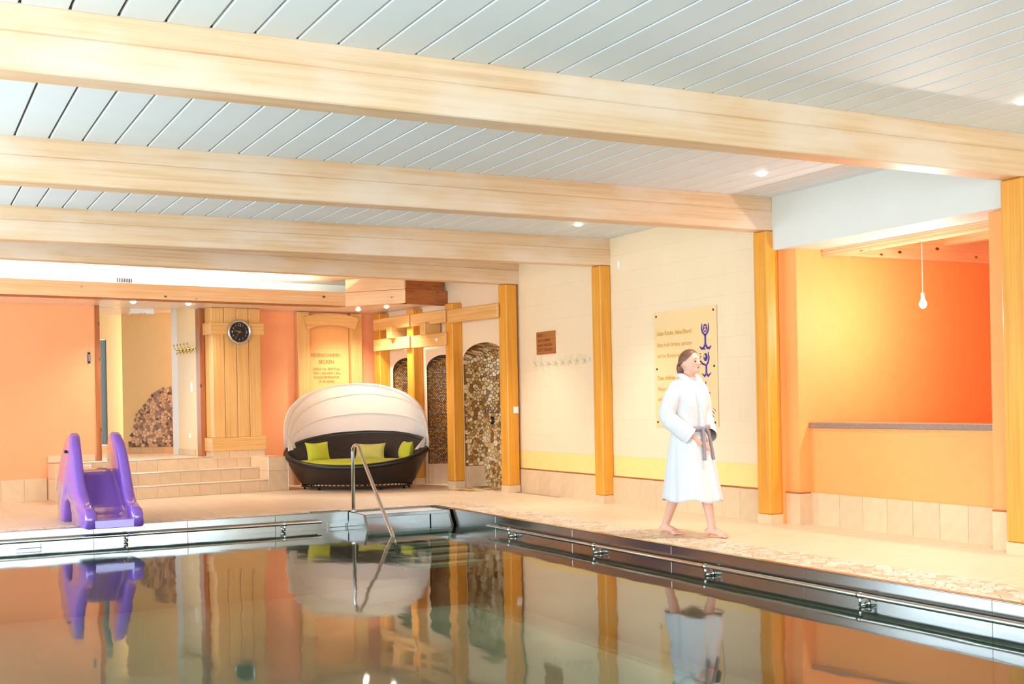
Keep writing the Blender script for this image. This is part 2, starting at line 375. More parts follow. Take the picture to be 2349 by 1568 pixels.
def lay_stones(name, cells, fn, mat, parent, h0=-0.004, h1=0.006, keep=300):
    cells = sorted(cells, key=lambda c: -abs(sum(c[i][0] * c[(i + 1) % len(c)][1] - c[(i + 1) % len(c)][0] * c[i][1] for i in range(len(c)))))
    rest = MB()
    for i, c in enumerate(cells):
        if i < keep: MB().prism(c, fn, h0, h1 * random.uniform(0.6, 1.3)).obj(name, mat, parent)
        else: rest.prism(c, fn, h0, h1)
    if rest.v: rest.obj(name + '_field', mat, parent, kind='stuff')
# ================================================================ STRUCTURE
WX, ZC, ZB, ZM, ZW = 7.80, 3.226, 2.90, 3.099, -0.185
BY = [6.17, 9.148, 12.234]                      # front faces of the three straight beams
PX0, PX1, PY0, PY1 = -0.10, 5.89, -1.65, 13.36  # pool
# ---------------- floors: slab, stone tiles, paving of broken stones along the pool edge
fl = struct(B(PX1 + 0.03, 8.05, -5, PY1 + 0.05, -1.2, -0.008), 'floor', M['grout'])
tile_me = B(0, 0.302, 0, 0.607, -0.010, 0, b=0.0025).mesh('floor_tile', M['floor_tile'])
y = 3.65
while y < 13.3:
    for i in range(4): inst('floor_tile', tile_me, fl, (6.452 + i * 0.305, y, 0))
    y += 0.61
half_me = B(0, 0.126, 0, 0.607, -0.010, 0, b=0.0025).mesh('floor_tile', M['floor_tile'])
y = 3.65
while y < 13.3: inst('floor_tile', half_me, fl, (6.452 + 1.22, y, 0)); y += 0.61
lay_stones('paving_stone', voronoi(0.50, 9.7, 860, 3, gap=0.004), lambda a, b_, h: (5.945 + a, 3.7 + b_, h), M['stone_floor'], fl, -0.010, 0.0)
B(5.942, 6.450, 3.65, 13.41, -0.009, -0.0025).obj('stone_bed', M['grout'], fl)
for (ya, yb) in ((6.37, 6.66), (6.66, 7.24), (7.242, 7.82), (7.822, 8.40), (8.402, 8.97), (8.972, 9.148)): B(7.80, 7.99 if 6.65 < yb < 8.98 else 7.85, ya, yb, -0.010, 0, b=0.002).obj('floor_tile', M['floor_tile'], fl)
for o in fl.children:
    if o.name.startswith('paving'): o.location.z = 0.0005
fl2 = struct(B(-3.2, 8.4, PY1 + 0.05, 19.6, -1.2, -0.008), 'floor', M['grout'])
for j in range(8):
    for i in range(24):
        x = 0.352 + i * 0.305; yy = (13.76 if x < 6.4 else 13.411) + j * 0.61
        # keep what stands before the turned far end
        du, dv = (x + 0.15 - FO[0]), (yy + 0.3 - FO[1]); u_ = du * math.cos(TH) + dv * math.sin(TH); v_ = -du * math.sin(TH) + dv * math.cos(TH)
        if v_ > 4.1 or (v_ > 3.3 and -5.0 < u_ < -2.2): continue
        inst('floor_tile', tile_me, fl2, (x, yy, 0))
lay_stones('paving_stone', voronoi(6.05, 0.34, 320, 5, gap=0.005), lambda a, b_, h: (0.4 + a, 13.41 + b_, h), M['stone_floor'], fl2, -0.010, 0.0005)
lay_stones('paving_stone', voronoi(1.3, 0.75, 80, 6, inside=lambda a, b_: (a - 0.75) ** 2 / 0.4 + (b_ - 0.5) ** 2 / 0.24 < 1, gap=0.006), lambda a, b_, h: far(-0.55 + a, 0.30 + b_, h + 0.002), M['stone_shower'], fl2, -0.010, 0.0015)
struct(B(-3.2, PX0 - 0.03, -5, PY1 + 0.05, -1.2, 0.0), 'floor', M['floor_tile'])
struct(B(PX0 - 0.03, PX1 + 0.03, -5, PY0 - 0.03, -1.2, 0.0), 'floor', M['floor_tile'])
# ---------------- outer walls: the glazed sides lie behind the camera
wl = MB().box(-3.4, -3.2, -5, 20, -0.3, 0.25).box(-3.4, -3.2, -5, 20, 2.85, 3.4)
wl.box(-3.4, -3.2, -5, 1, 0.25, 2.85).box(-3.4, -3.2, 15, 20, 0.25, 2.85).box(-3.4, -3.2, 10.9, 11.15, 0.25, 2.85).box(-3.4, -3.2, 5.9, 6.15, 0.25, 2.85)
struct(wl, 'wall_left', M['white'])
wn = MB().box(-3.4, 8.1, -5.2, -5.0, -0.3, 0.1).box(-3.4, 8.1, -5.2, -5.0, 3.1, 3.4)
for x in (-3.4, 0.2, 3.8, 7.6): wn.box(x, x + 0.25, -5.2, -5.0, 0.1, 3.1)
struct(wn, 'wall_near', M['white'])
# ---------------- ceiling: slab and white boards
ce = struct(B(-3.4, 8.1, -5.2, 20, ZC + 0.09, ZC + 0.15), 'ceiling', M['ceilbar'])
struct(B(-3.4, 8.1, 15.2, 15.3, ZC + 0.02, ZC + 0.12), 'ceiling', M['ceilbar'])  # unseen closing strip, added to keep sky light out of the board cavity
def board_mesh(L):
    w, g, r, zt = 0.231, 0.015, 0.005, 0.022; x0, x1 = g / 2, w - g / 2
    prof = [(x0, zt), (x0, r), (x0 + 0.35 * r, 0.35 * r), (x0 + r, 0), (x1 - r, 0), (x1 - 0.35 * r, 0.35 * r), (x1, r), (x1, zt)]
    return MB().prism(prof, lambda a, b_, h: (a, h, b_), 0, L).mesh('ceiling_board', M['ceil'])
for (ya, yb) in ((1.2, BY[0]), (BY[0] + 0.2, BY[1]), (BY[1] + 0.2, BY[2]), (BY[2] + 0.2, 15.2)):
    me = board_mesh(yb - ya)
    for k in range(-5, 31): inst('ceiling_board', me, ce, (0.812 + 0.231 * k - 0.0, ya, ZC))
# ---------------- glulam beams
def beam(x0, x1, y0, lab, **k):
    t = empty('ceiling_beam', k.get('loc', (0, 0, 0)), k.get('rz', 0), lab, 'beam', 'timber ceiling beams')
    B(x0, x1, y0, y0 + 0.2, ZB, ZM - 0.004, b=0.008).obj('lower_timber', BEAM[0], t)
    B(x0, x1, y0 + 0.004, y0 + 0.196, ZM - 0.006, ZC + 0.01, b=0.006).obj('upper_timber', BEAM[0], t)
beam(-3.2, WX + 0.02, BY[0], 'pale timber ceiling beam ending over the post at the near side of the orange niche')
beam(-3.2, WX + 0.02, BY[1], 'pale timber ceiling beam meeting the post between the orange niche and the glass sign')
beam(-3.2, WX + 0.02, BY[2], 'pale timber ceiling beam meeting the post between the glass sign and the wooden plaque')
beam(-10.6, 0.19, -0.13, 'pale timber ceiling beam in front of the glowing cove, ending above the shower', **FAR)
# ---------------- posts along the right wall, each on a tiled foot
def post(x, y, lab, w=0.155, d=0.2, z1=ZB, loc=None, rz=0.0):
    t = empty('wooden_post', loc or (x, y, 0), rz, lab, 'post', 'timber posts along the wall')
    B(0, w, 0, d, 0.097, z1 - 0.003, b=0.012).obj('shaft', POST[2], t)
    B(-0.004, 0.012, -0.004, d, 0, 0.097, b=0.002).obj('foot_tile', M['pale_tile'], t); B(0.0125, w, -0.004, 0.012, 0, 0.097, b=0.002).obj('foot_tile', M['pale_tile'], t)
    return t
post(7.645, BY[0], 'honey-coloured timber post on tile foot on the niche side away from the glass sign')
post(7.645, BY[1], 'honey-coloured timber post between the orange niche and the glass sign')
post(7.645, BY[2], 'honey-coloured timber post between the glass sign and the white hook rail')
p4 = post(0, 0, 'honey-coloured timber post with a white switch beside the stone shower', loc=far(-0.04, -0.11), rz=TH, w=0.19, d=0.19)
# ---------------- right wall, cream painted blocks above a yellow course and a stone skirting
def wall_bay(y0, y1, seed):
    w = struct(B(WX, WX + 0.2, y0, y1, 0, ZC + 0.12), 'wall_right', M['creamback'])
    R = random.Random(seed)
    zs = [(0.335, 0.575)] + [(0.577 + 0.2205 * i, 0.577 + 0.2205 * (i + 1)) for i in range(12)]
    for r, (za, zb) in enumerate(zs):
        y = y0 + (0.0 if r % 2 else -0.22)
        while y < y1 - 0.01:
            a, b_ = max(y, y0) + 0.0002, min(y + 0.44, y1) - 0.0002
            if b_ - a > 0.03: B(WX - 0.004 - R.uniform(0, 0.0004), WX + 0.002, a, b_, za + 0.0002, min(zb, ZC) - 0.0002, b=0.0006).obj('wall_block', M['band'] if r == 0 else M['cream'], w)
            y += 0.44
    s = struct(B(WX - 0.010, WX + 0.002, y0, y1, 0.3, 0.318), 'baseboard_right', M['grout'])
    B(WX - 0.014, WX + 0.002, y0, y1, 0.318, 0.335, b=0.004).obj('cap_strip', PINER[1], s)
    B(WX - 0.010, WX + 0.002, y0, y1, 0.0, 0.3).obj('grout_bed', M['grout'], s)
    y = y1
    while y > y0 + 0.01:
        a = max(y0, y - 0.305); B(WX - 0.020, WX - 0.008, a + 0.0015, y - 0.0015, -0.008, 0.318, b=0.002).obj('skirting_tile', M['wall_tile'], s); y -= 0.305
wall_bay(BY[2] + 0.2, 14.72, 1)
wall_bay(BY[1] + 0.2, BY[2], 2)
struct(B(WX, WX + 0.2, -5, BY[0], 0, ZC + 0.12), 'wall_right', M['cream'])
struct(B(WX, WX + 0.2, BY[0], BY[0] + 0.2, 0, ZC + 0.12), 'wall_right', M['orange2']); struct(B(WX, WX + 0.2, BY[1], BY[1] + 0.2, 0, ZC + 0.12), 'wall_right', M['orange2']); struct(B(WX, WX + 0.2, BY[2], BY[2] + 0.2, 0, ZC + 0.12), 'wall_right', M['cream'])
# ---------------- niche bay with lintel, parapet and the small room beyond it
NY0, NY1 = 6.65, 8.96
struct(B(7.73, 8.2, BY[0] + 0.2, BY[1], 2.705, ZC + 0.12), 'wall_lintel', M['lintel'])
struct(B(7.86, 8.0, NY1, BY[1] + 0.15, -0.1, 3.1), 'wall_niche_far', M['orange2']); struct(B(8.0, 12.4, NY1, BY[1] + 0.15, -0.1, 3.1), 'wall_niche_far', M['orange2'])
struct(B(7.845, 12.4, BY[0] + 0.15, NY0, 0, 3.1), 'wall_niche_near', M['orange2'])
struct(B(12.2, 12.4, NY0, NY1, 0, 3.1), 'wall_niche_back', M['orange2'])
struct(B(8.0, 8.18, NY0, NY1, -0.1, 0.945), 'wall_parapet', M['orange2'])
struct(B(8.18, 12.2, NY0, NY1, -0.1, 0), 'floor', M['floor_tile'])
struct(B(7.98, 8.22, NY0, NY1, 0.945, 1.0, b=0.006), 'trim_1', M['granite'], label='grey granite sill on the orange parapet')
t = struct(B(8.20, 8.28, NY0, NY1, 2.63, 2.72, b=0.004), 'trim_2', PINE[1])
B(8.192, 8.2, NY0, NY1, 2.655, 2.68, b=0.003).obj('moulding', PINE[1], t); B(8.194, 8.2, NY0, NY1, 2.684, 2.712, b=0.003).obj('moulding', PINE[1], t)
nc = struct(B(8.28, 12.4, NY0, NY1, 2.98, 3.1), 'ceiling', PINE[1])
B(8.28, 12.2, NY1 - 0.12, NY1, 2.645, 2.98, b=0.006).obj('joist', PINE[0], nc)
for x in (8.9, 9.75, 10.6, 11.4): B(x, x + 0.12, NY0, NY1 - 0.12, 2.80, 2.98, b=0.006).obj('joist', PINE[1], nc)
struct(B(8.2, 12.4, BY[0] + 0.2, BY[1], 3.1, ZC + 0.12), 'ceiling', M['white'])
bn = struct(B(7.99, 8.0, NY0, NY1, 0, 0.312), 'baseboard_right', M['grout'])
y = NY1 - 0.1
B(7.982, 7.992, NY1 - 0.098, NY1 - 0.001, -0.008, 0.312, b=0.002).obj('skirting_tile', M['wall_tile'], bn)
while y > NY0 + 0.02:
    a = max(NY0, y - 0.305); B(7.982, 7.992, a + 0.0015, y - 0.0015, -0.008, 0.312, b=0.002).obj('skirting_tile', M['wall_tile'], bn); y -= 0.305
bp_ = struct(B(7.845, 7.862, NY1 - 0.006, BY[1], 0.0, 0.30), 'baseboard_right', M['grout'])
B(7.838, 7.850, NY1 - 0.012, BY[1] - 0.002, -0.008, 0.305, b=0.002).obj('skirting_tile', M['wall_tile'], bp_); B(7.851, 7.99, NY1 - 0.012, NY1 + 0.0, -0.008, 0.305, b=0.002).obj('skirting_tile', M['pale_tile'], bp_)
B(7.834, 7.99, NY1 - 0.014, NY1 + 0.0, 0.305, 0.318, b=0.003).obj('cap_strip', PINER[0], bp_); B(7.834, 7.862, NY1, BY[1], 0.305, 0.318, b=0.003).obj('cap_strip', PINER[1], bp_)
bq = struct(B(7.830, 7.846, BY[0] + 0.2, NY0, 0.0, 0.30), 'baseboard_right', M['grout'])
B(7.822, 7.834, BY[0] + 0.2, NY0, -0.008, 0.305, b=0.002).obj('skirting_tile', M['wall_tile'], bq); B(7.834, 7.99, NY0 - 0.001, NY0 + 0.010, -0.008, 0.305, b=0.002).obj('skirting_tile', M['pale_tile'], bq); B(7.82, 7.846, BY[0] + 0.2, NY0, 0.305, 0.318, b=0.003).obj('cap_strip', PINER[1], bq)
# ---------------- far end: back wall, low ceiling, cove
ZL = 2.77; VB = 3.90
def fstruct(mb, name, mat, **k): return struct(mb, name, mat, **FAR, **k)
fstruct(B(-11, -4.51, VB, VB + 0.2, 0, ZL + 0.1), 'wall_back', M['orange'])
fstruct(B(-2.88, 0.6, VB, VB + 0.2, 0, ZL + 0.1), 'wall_back', M['orange'])
fstruct(B(-11, 0.6, VB, VB + 0.2, ZL + 0.1, ZC + 0.12), 'wall_back', M['white'])
VF = 2.42; FA, FB, FC = (-1.22, 2.42), (-0.67, 1.57), (0.125, 1.67)   # plan of the pine fascia: it steps forward over the showers
def fline(u):
    if u <= FA[0]: return VF
    if u <= FB[0]: return FA[1] + (u - FA[0]) / (FB[0] - FA[0]) * (FB[1] - FA[1])
    return FB[1] + (u - FB[0]) / (FC[0] - FB[0]) * (FC[1] - FB[1])
def fboard(P, Q, z0, z1, th=0.05, off=0.0):
    d = Vector((Q[0] - P[0], Q[1] - P[1])).normalized(); n = Vector((-d.y, d.x))
    if n.y < 0: n = -n
    a = [(P[0] + n.x * off, P[1] + n.y * off), (Q[0] + n.x * off, Q[1] + n.y * off), (Q[0] + n.x * (off + th), Q[1] + n.y * (off + th)), (P[0] + n.x * (off + th), P[1] + n.y * (off + th))]
    return MB().prism(a, lambda x, y, h: (x, y, h), z0, z1)
lc = fstruct(MB().prism([(-11, VF + 0.06), (FA[0], VF + 0.06), (FB[0] + 0.03, FB[1] + 0.06), (0.125, FC[1] + 0.06), (0.125, VB), (-11, VB)], lambda x, y, h: (x, y, h), ZL + 0.02, ZL + 0.05), 'ceiling', M['white'])
u = -6.6
M['lowceil'] = wood('white_low_ceiling_board', rgb(240, 232, 222), rgb(228, 216, 204), 0, rough=0.25, rnd=True)
while u < 0.12:
    ub = min(u + 0.148, 0.128); va, vb = fline(u) + 0.05, fline(ub) + 0.05
    MB().prism([(u + 0.002, va), (ub, vb), (ub, VB - 0.001), (u + 0.002, VB - 0.001)], lambda x, y, h: (x, y, h), ZL, ZL + 0.02).obj('ceiling_board', M['lowceil'], lc); u += 0.15
f1 = fstruct(fboard((-11, VF), FA, 2.752, 2.955), 'trim_3', PINE[0], label='knotty pine fascia under the glowing cove')
fboard((-11, VF), FA, 2.744, 2.7695, 0.25, 0.012).obj('under_strip', PINER[0], f1)
fang = math.atan2(FB[1] - FA[1], FB[0] - FA[0]); flen = math.hypot(FB[0] - FA[0], FB[1] - FA[1])
f2 = struct(B(0, flen, 0, 0.05, 2.752, 2.95, b=0.004), 'trim_4', PINE[0], loc=far(FA[0], FA[1]), rz=TH + fang, label='pine fascia return brightly lit by the cove')
B(0, flen - 0.01, 0.004, 0.05, 2.954, 3.15, b=0.004).obj('upper_board', PINE[0], f2); B(0, flen, 0.008, 0.12, 2.744, 2.7695, b=0.004).obj('under_strip', PINE[0], f2)
f3 = fstruct(fboard(FB, FC, 2.752, 2.96), 'trim_5', PINER[0], label='brown pine fascia beside the shower wall')
fboard(FB, (FC[0] - 0.06, FC[1]), 2.964, 3.2, 0.05, 0.03).obj('upper_board', PINER[0], f3); fboard(FB, FC, 2.744, 2.7695, 0.12, 0.008).obj('under_strip', PINER[0], f3)
# ceiling panels between the joists above the cove
pc = fstruct(B(-11, 0.5, -0.1, VB, ZC + 0.0, ZC + 0.028), 'ceiling', M['white'])
for i in range(8):
    ua = -6.95 + i * 1.02; B(ua, ua + 0.74, 0.09, 2.95, ZC - 0.07, ZC, b=0.006).obj('ceiling_panel', BEAM[0], pc)
# left orange wall skirting and upper skirting on the landing
sk = fstruct(B(-11, -5.21, VB - 0.008, VB, 0, 0.3), 'baseboard_back', M['grout'])
u = -5.215
while u > -8.5: B(u - 0.302, u, VB - 0.016, VB - 0.006, -0.008, 0.305, b=0.002).obj('skirting_tile', M['wall_tile'], sk); u -= 0.305
sk = fstruct(B(-5.21, -4.53, VB - 0.008, VB, 0.52, 0.6), 'baseboard_back', M['grout'])
for i in range(2): B(-4.535 - 0.33 * (i + 1), -4.538 - 0.33 * i, VB - 0.016, VB - 0.006, 0.521, 0.62, b=0.002).obj('skirting_tile', M['pale_tile'], sk)
sk = fstruct(B(-1.975, -0.2, VB - 0.008, VB, 0, 0.3), 'baseboard_back', M['grout'])
for i in range(6): B(-1.97 + 0.305 * i, -1.97 + 0.305 * i + 0.302, VB - 0.016, VB - 0.006, -0.008, 0.305, b=0.002).obj('skirting_tile', M['wall_tile'], sk)
# door opening
d = fstruct(B(-4.51, -4.445, VB - 0.03, VB + 0.2, 0.52, ZL, b=0.004), 'trim_6', PINER[2], label='brown timber jamb beside the orange wall')
d = fstruct(B(-2.965, -2.885, VB - 0.05, VB + 0.12, 0.52, ZL, b=0.004), 'trim_7', PINER[2], label='brown timber jamb beside the plank pillar')
fstruct(B(-11, -4.51, VB + 0.2, VB + 0.21, 0.52, ZL), 'wall_hall_left', M['paleyellow'])
# hall behind the doorway
fstruct(MB().prism([(-4.51, VB - 0.021), (-2.88, VB - 0.021), (-2.88, VB + 0.2), (-1.5, VB + 0.2), (-1.5, 9.0), (-7.0, 9.0), (-7.0, VB + 0.2), (-4.51, VB + 0.2)], lambda x, y, h: (x, y, h), 0.40, 0.52), 'floor', M['floor_tile'])
hc = fstruct(B(-7.0, -1.5, VB, 9.0, ZL + 0.09, ZL + 0.14), 'ceiling', M['white'])
fstruct(B(-4.445, -2.965, VB - 0.0, VB + 0.06, ZL, ZL + 0.1), 'trim_8', M['white'])
for i in range(14): B(-6.0 + i * 0.3, -5.703 + i * 0.3, VB + 0.06, 8.9, ZL + 0.072, ZL + 0.09, b=0.004).obj('ceiling_board', M['lowceil'], hc)
fstruct(B(-2.96, -2.7, VB + 0.12, 4.85, 0.52, 2.86), 'wall_hall_right', M['tan'])
fstruct(B(-2.96, -2.7, 4.85, 5.12, 0.52, 2.86), 'wall_hall_right', M['white'])
ht = fstruct(B(-2.964, -2.96, VB + 0.2, 4.85, 0.52, 0.62), 'baseboard_hall', M['grout'])
for i in range(3): B(-2.972, -2.963, 4.12 + 0.245 * i, 4.12 + 0.245 * i + 0.242, 0.521, 0.62, b=0.002).obj('skirting_tile', M['wall_tile'], ht)
HA = (-2.25, 5.146); HD = (-math.sqrt(0.5), math.sqrt(0.5))       # the mosaic wall runs off at 45 degrees
def hw(s, z, h): return (HA[0] + HD[0] * s - 0.7071 * h, HA[1] + HD[1] * s - 0.7071 * h, z)
HL = 1.62
mw = fstruct(MB().prism([(0, 0.52), (HL, 0.52), (HL, 2.86), (0, 2.86)], lambda a, b_, h: hw(a, b_, h), -0.2, 0), 'wall_hall_mosaic', M['paleyellow'])
S0 = 0.70                                                          # straight edge of the mosaic beside the white strip
def in_mos(a, b_): return a * a / 0.80 ** 2 + b_ * b_ / 1.0 ** 2 < 1
lay_stones('mosaic_stone', voronoi(0.83, 1.03, 380, 11, in_mos, gap=0.005), lambda a, b_, h: hw(S0 + a, 0.625 + b_, h), M['stone_hall'], mw, -0.002, 0.012)
MB().prism([(S0, 0.622)] + [(S0 + 0.79 * math.cos(t * PI / 24), 0.622 + 0.99 * math.sin(t * PI / 24)) for t in range(13)], lambda a, b_, h: hw(a, b_, h), -0.001, 0.003).obj('mosaic_bed', M['mosaic_grout2'], mw)
for i in range(5): MB().prism([(S0 + 0.20 * i, 0.521), (S0 + 0.20 * i + 0.197, 0.521), (S0 + 0.20 * i + 0.197, 0.62), (S0 + 0.20 * i, 0.62)], lambda a, b_, h: hw(a, b_, h), 0, 0.01).obj('skirting_tile', M['wall_tile'], mw)
# window wall of the hall: the lit pane shows daylight
vw = 6.6
ww = fstruct(MB().box(-7, -4.4, vw, vw + 0.2, 0.52, 2.86).box(-3.56, -2.4, vw, vw + 0.2, 0.52, 2.86).box(-4.4, -3.56, vw, vw + 0.2, 2.44, 2.86).box(-4.4, -3.56, vw, vw + 0.2, 0.52, 0.66), 'wall_hall_far', M['paleyellow'])
fstruct(B(-7.1, -6.9, VB, vw, 0.52, 2.86), 'wall_hall_left', M['paleyellow'])
wi = fstruct(B(-3.635, -3.565, vw + 0.02, vw + 0.09, 0.67, 2.43, b=0.004), 'window_1', M['bluegrey'], label='tall blue-grey framed window in the hall')
B(-4.39, -4.32, vw + 0.02, vw + 0.09, 0.67, 2.43, b=0.004).obj('frame_stile', M['bluegrey'], wi); B(-4.32, -3.635, vw + 0.02, vw + 0.09, 2.36, 2.43, b=0.004).obj('frame_rail', M['bluegrey'], wi)
B(-4.32, -3.635, vw + 0.02, vw + 0.09, 0.67, 0.74, b=0.004).obj('frame_rail', M['bluegrey'], wi); B(-4.25, -3.70, vw + 0.025, vw + 0.08, 1.28, 1.36, b=0.004).obj('frame_rail', M['bluegrey'], wi)
B(-3.70, -3.64, vw + 0.01, vw + 0.08, 0.74, 2.36, b=0.004).obj('sash_stile', M['bluegrey'], wi)
B(-4.25, -3.70, vw + 0.045, vw + 0.052, 0.74, 1.28).obj('pane', M['glass'], wi); B(-4.25, -3.70, vw + 0.045, vw + 0.052, 1.36, 2.36).obj('pane', M['glass'], wi)
# ---------------- shower wall with three niches
US, VS0, VS1 = 0.13, 0.06, VB
NICHES = [(0.72, 0.55, 2.13, 0.23, 0.50, 'stone'), (1.86, 0.47, 2.00, 0.20, 0.34, 'penny'), (2.97, 0.43, 2.00, 0.20, 0.32, 'penny')]  # centre v, half width, top, rise, depth
def arch(v):
    for (c, a, zt, r, dp, kd) in NICHES:
        if abs(v - c) < a: return zt - r + r * math.sqrt(max(0, 1 - ((v - c) / a) ** 2))
    return None
vs = sorted(set([VS0, VS1] + [c + a * math.sin(q * PI / 40) for (c, a, *_r) in NICHES for q in range(-20, 21)]))
sw = MB()
for a, b_ in zip(vs[:-1], vs[1:]):
    mid = (a + b_) / 2; ia = arch(mid)
    if ia is None: sw.add([(US, a, 0), (US, b_, 0), (US, b_, ZC), (US, a, ZC)], [(0, 1, 2, 3)])
    else:
        za = arch(a) or [n[2] - n[3] for n in NICHES if abs(mid - n[0]) < n[1]][0]; zb = arch(b_) or [n[2] - n[3] for n in NICHES if abs(mid - n[0]) < n[1]][0]
        sw.add([(US, a, za), (US, b_, zb), (US, b_, ZC), (US, a, ZC)], [(0, 1, 2, 3)]); 
sw.box(US + 0.6, US + 0.75, VS0, VS1, 0, ZC)
ws = fstruct(sw, 'wall_shower', M['cream'])
struct(B(WX, WX + 0.9, 14.72, 14.9, 0, ZC), 'wall_shower', M['cream'])
def section(pw, N=120):
    """plan of a recess by arc length: (across, depth) in units of its half width and depth"""
    P = [(math.copysign(abs(math.sin(q)) ** pw, math.sin(q)), abs(math.cos(q)) ** pw) for q in [(-0.5 + k / N) * PI for k in range(N + 1)]]
    L = [0.0]
    for p, q in zip(P[:-1], P[1:]): L.append(L[-1] + math.hypot(q[0] - p[0], q[1] - p[1]))
    def f(s):
        t = (min(1, max(-1, s)) + 1) / 2 * L[-1]; k = 0
        while k < N - 1 and L[k + 1] < t: k += 1
        g = (t - L[k]) / (L[k + 1] - L[k] + 1e-9); return (P[k][0] + (P[k + 1][0] - P[k][0]) * g, P[k][1] + (P[k + 1][1] - P[k][1]) * g)
    return f
SEC = {'stone': section(0.5), 'penny': section(1.0)}
def niche_pt(n, s, t, h):
    """s in -1..1 across, t height along the wall line: a recess closed by a quarter dome"""
    c, a, zt, r, dp, kd = n; zs = zt - r
    if t <= zs: k, z = 1.0, t
    else:
        ps = min(PI / 2, (t - zs) / (r * 1.25) * PI / 2); k, z = math.cos(ps), zs + r * math.sin(ps)
    w, d_ = SEC[kd](s)
    return (US + (dp - h) * d_ * k, c + (a - h) * w * k, z)
def niche_flat(n, s, z, h):
    """the same recess for loose stones: no squeezing towards the crown"""
    c, a, zt, r, dp, kd = n; kz = max(0.0, (z - (zt - r)) / r); w, d_ = SEC[kd](s)
    return (US + (dp - h) * math.sqrt(max(0.0, d_ * d_ - kz * kz)), c + (a - h) * w, z)
def niche_in(n, s, z):
    w, d_ = SEC[n[5]](s); kz = max(0.0, (z - (n[2] - n[3])) / n[3]); return abs(s) < 0.99 and kz < d_ - 0.06
for i, n in enumerate(NICHES):
    c, a, zt, r, dp, kd = n; tt = zt - r + r * 1.25
    z0 = 0.0 if kd == 'stone' else 0.315
    def lin_pt(p, q):
        x_, y_, z_ = niche_flat(n, p * 2 - 1, z0 + q * (zt + 0.01 - z0), 0); return (x_ + 0.003, y_, z_)
    g = MB().grid(lin_pt, 49, 60, uvf=lambda p, q: (p * 1.3, q * (tt - z0))).smooth()
    g.obj('niche_lining', M['penny'] if kd == 'penny' else M['mosaic_grout'], ws)
    if kd == 'penny':
        pb_ = MB(); pt = 0.026; row = 0
        W_n = 1.25 * (a + dp)
        while z0 + row * pt * 0.866 < tt - 0.01:
            y_ = z0 + 0.012 + row * pt * 0.866; x_ = pt / 2 * (row % 2)
            while x_ < W_n:
                (not niche_in(n, x_ / W_n * 2 - 1, y_)) or pb_.prism([(x_ + 0.0112 * math.cos(q * PI / 3), y_ + 0.0112 * math.sin(q * PI / 3)) for q in range(6)], lambda A_, B_, h: niche_flat(n, A_ / W_n * 2 - 1, B_, h), -0.001, 0.004); x_ += pt
            row += 1
        pb_.obj('pebble_field', M['pebble'], ws, kind='stuff')
        MB().grid(lambda p, q: niche_pt(n, p * 2 - 1, q * 0.315, 0.008), 13, 2).obj('niche_foot', M['wall_tile'], ws)
    else:
        lay_stones('mosaic_stone', voronoi(1.95, zt - 0.32, 1350, 21, lambda x, y: niche_in(n, x / 1.95 * 2 - 1, 0.32 + y), gap=0.0045), lambda x, y, h: niche_flat(n, x / 1.95 * 2 - 1, 0.32 + y, h), M['stone_shower'], ws, -0.001, 0.008, 300)
        MB().grid(lambda p, q: niche_pt(n, 0.5 + p * 0.5, q * 0.315, 0.012), 9, 2).obj('niche_foot', M['wall_tile'], ws)
fstruct(B(US + 0.0, US + 0.006, VS0, 0.18, 0, 0.3), 'baseboard_shower', M['wall_tile'])
# ================================================================ POOL
pool = empty('pool_basin', (0, 0, 0), 0, 'stainless steel swimming pool basin let into the stone deck', 'pool')
ZP = -0.95
def panels(name, a0, a1, n, fn):
    w = (a1 - a0) / n
    for i in range(n): fn(a0 + i * w + 0.0015, a0 + (i + 1) * w - 0.0015).obj(name, M['steel'], pool)
def far_panel(a, b_):
    for x in (1.25, 4.66):            # a real opening where an inlet sits
        if a < x < b_: return MB().box(a, x - 0.12, PY1, PY1 + 0.03, ZP, -0.004).box(x + 0.12, b_, PY1, PY1 + 0.03, ZP, -0.004).box(x - 0.12, x + 0.12, PY1, PY1 + 0.03, ZP, -0.275).box(x - 0.12, x + 0.12, PY1, PY1 + 0.03, -0.14, -0.004)
    return B(a, b_, PY1, PY1 + 0.03, ZP, -0.004, b=0.002)
panels('wall_panel', PX0, PX1, 6, far_panel)
panels('wall_panel', PY0, PY1, 9, lambda a, b_: B(PX1, PX1 + 0.03, a, b_, ZP, -0.004, b=0.002))
panels('wall_panel', PY0, PY1, 9, lambda a, b_: B(PX0 - 0.03, PX0, a, b_, ZP, -0.004, b=0.002))
panels('wall_panel', PX0, PX1, 5, lambda a, b_: B(a, b_, PY0 - 0.03, PY0, ZP, -0.004, b=0.002))
for i in range(5):
    for j in range(8):
        x0, y0 = PX0 + i * 1.198, PY0 + j * 1.876; B(x0 + 0.001, x0 + 1.197, y0 + 0.001, y0 + 1.875, ZP - 0.02, ZP).obj('floor_panel', M['basin'], pool)
B(PX0 - 0.05, PX1 + 0.05, PY0 - 0.05, PY1 + 0.05, ZP - 0.06, ZP - 0.019).obj('basin_floor', M['steel'], pool)
B(PX0 - 0.03, PX1 + 0.03, PY1 - 0.004, PY1 + 0.052, -0.006, 0.004, b=0.003).obj('rim', M['steel'], pool); B(PX1 - 0.004, PX1 + 0.052, PY0, PY1 - 0.005, -0.006, 0.004, b=0.003).obj('rim', M['steel'], pool)
B(PX0 - 0.05, PX0 + 0.004, PY0, PY1 - 0.005, -0.006, 0.004, b=0.003).obj('rim', M['steel'], pool); B(PX0 - 0.03, PX1 + 0.03, PY0 - 0.05, PY0 + 0.004, -0.006, 0.004, b=0.003).obj('rim', M['steel'], pool)
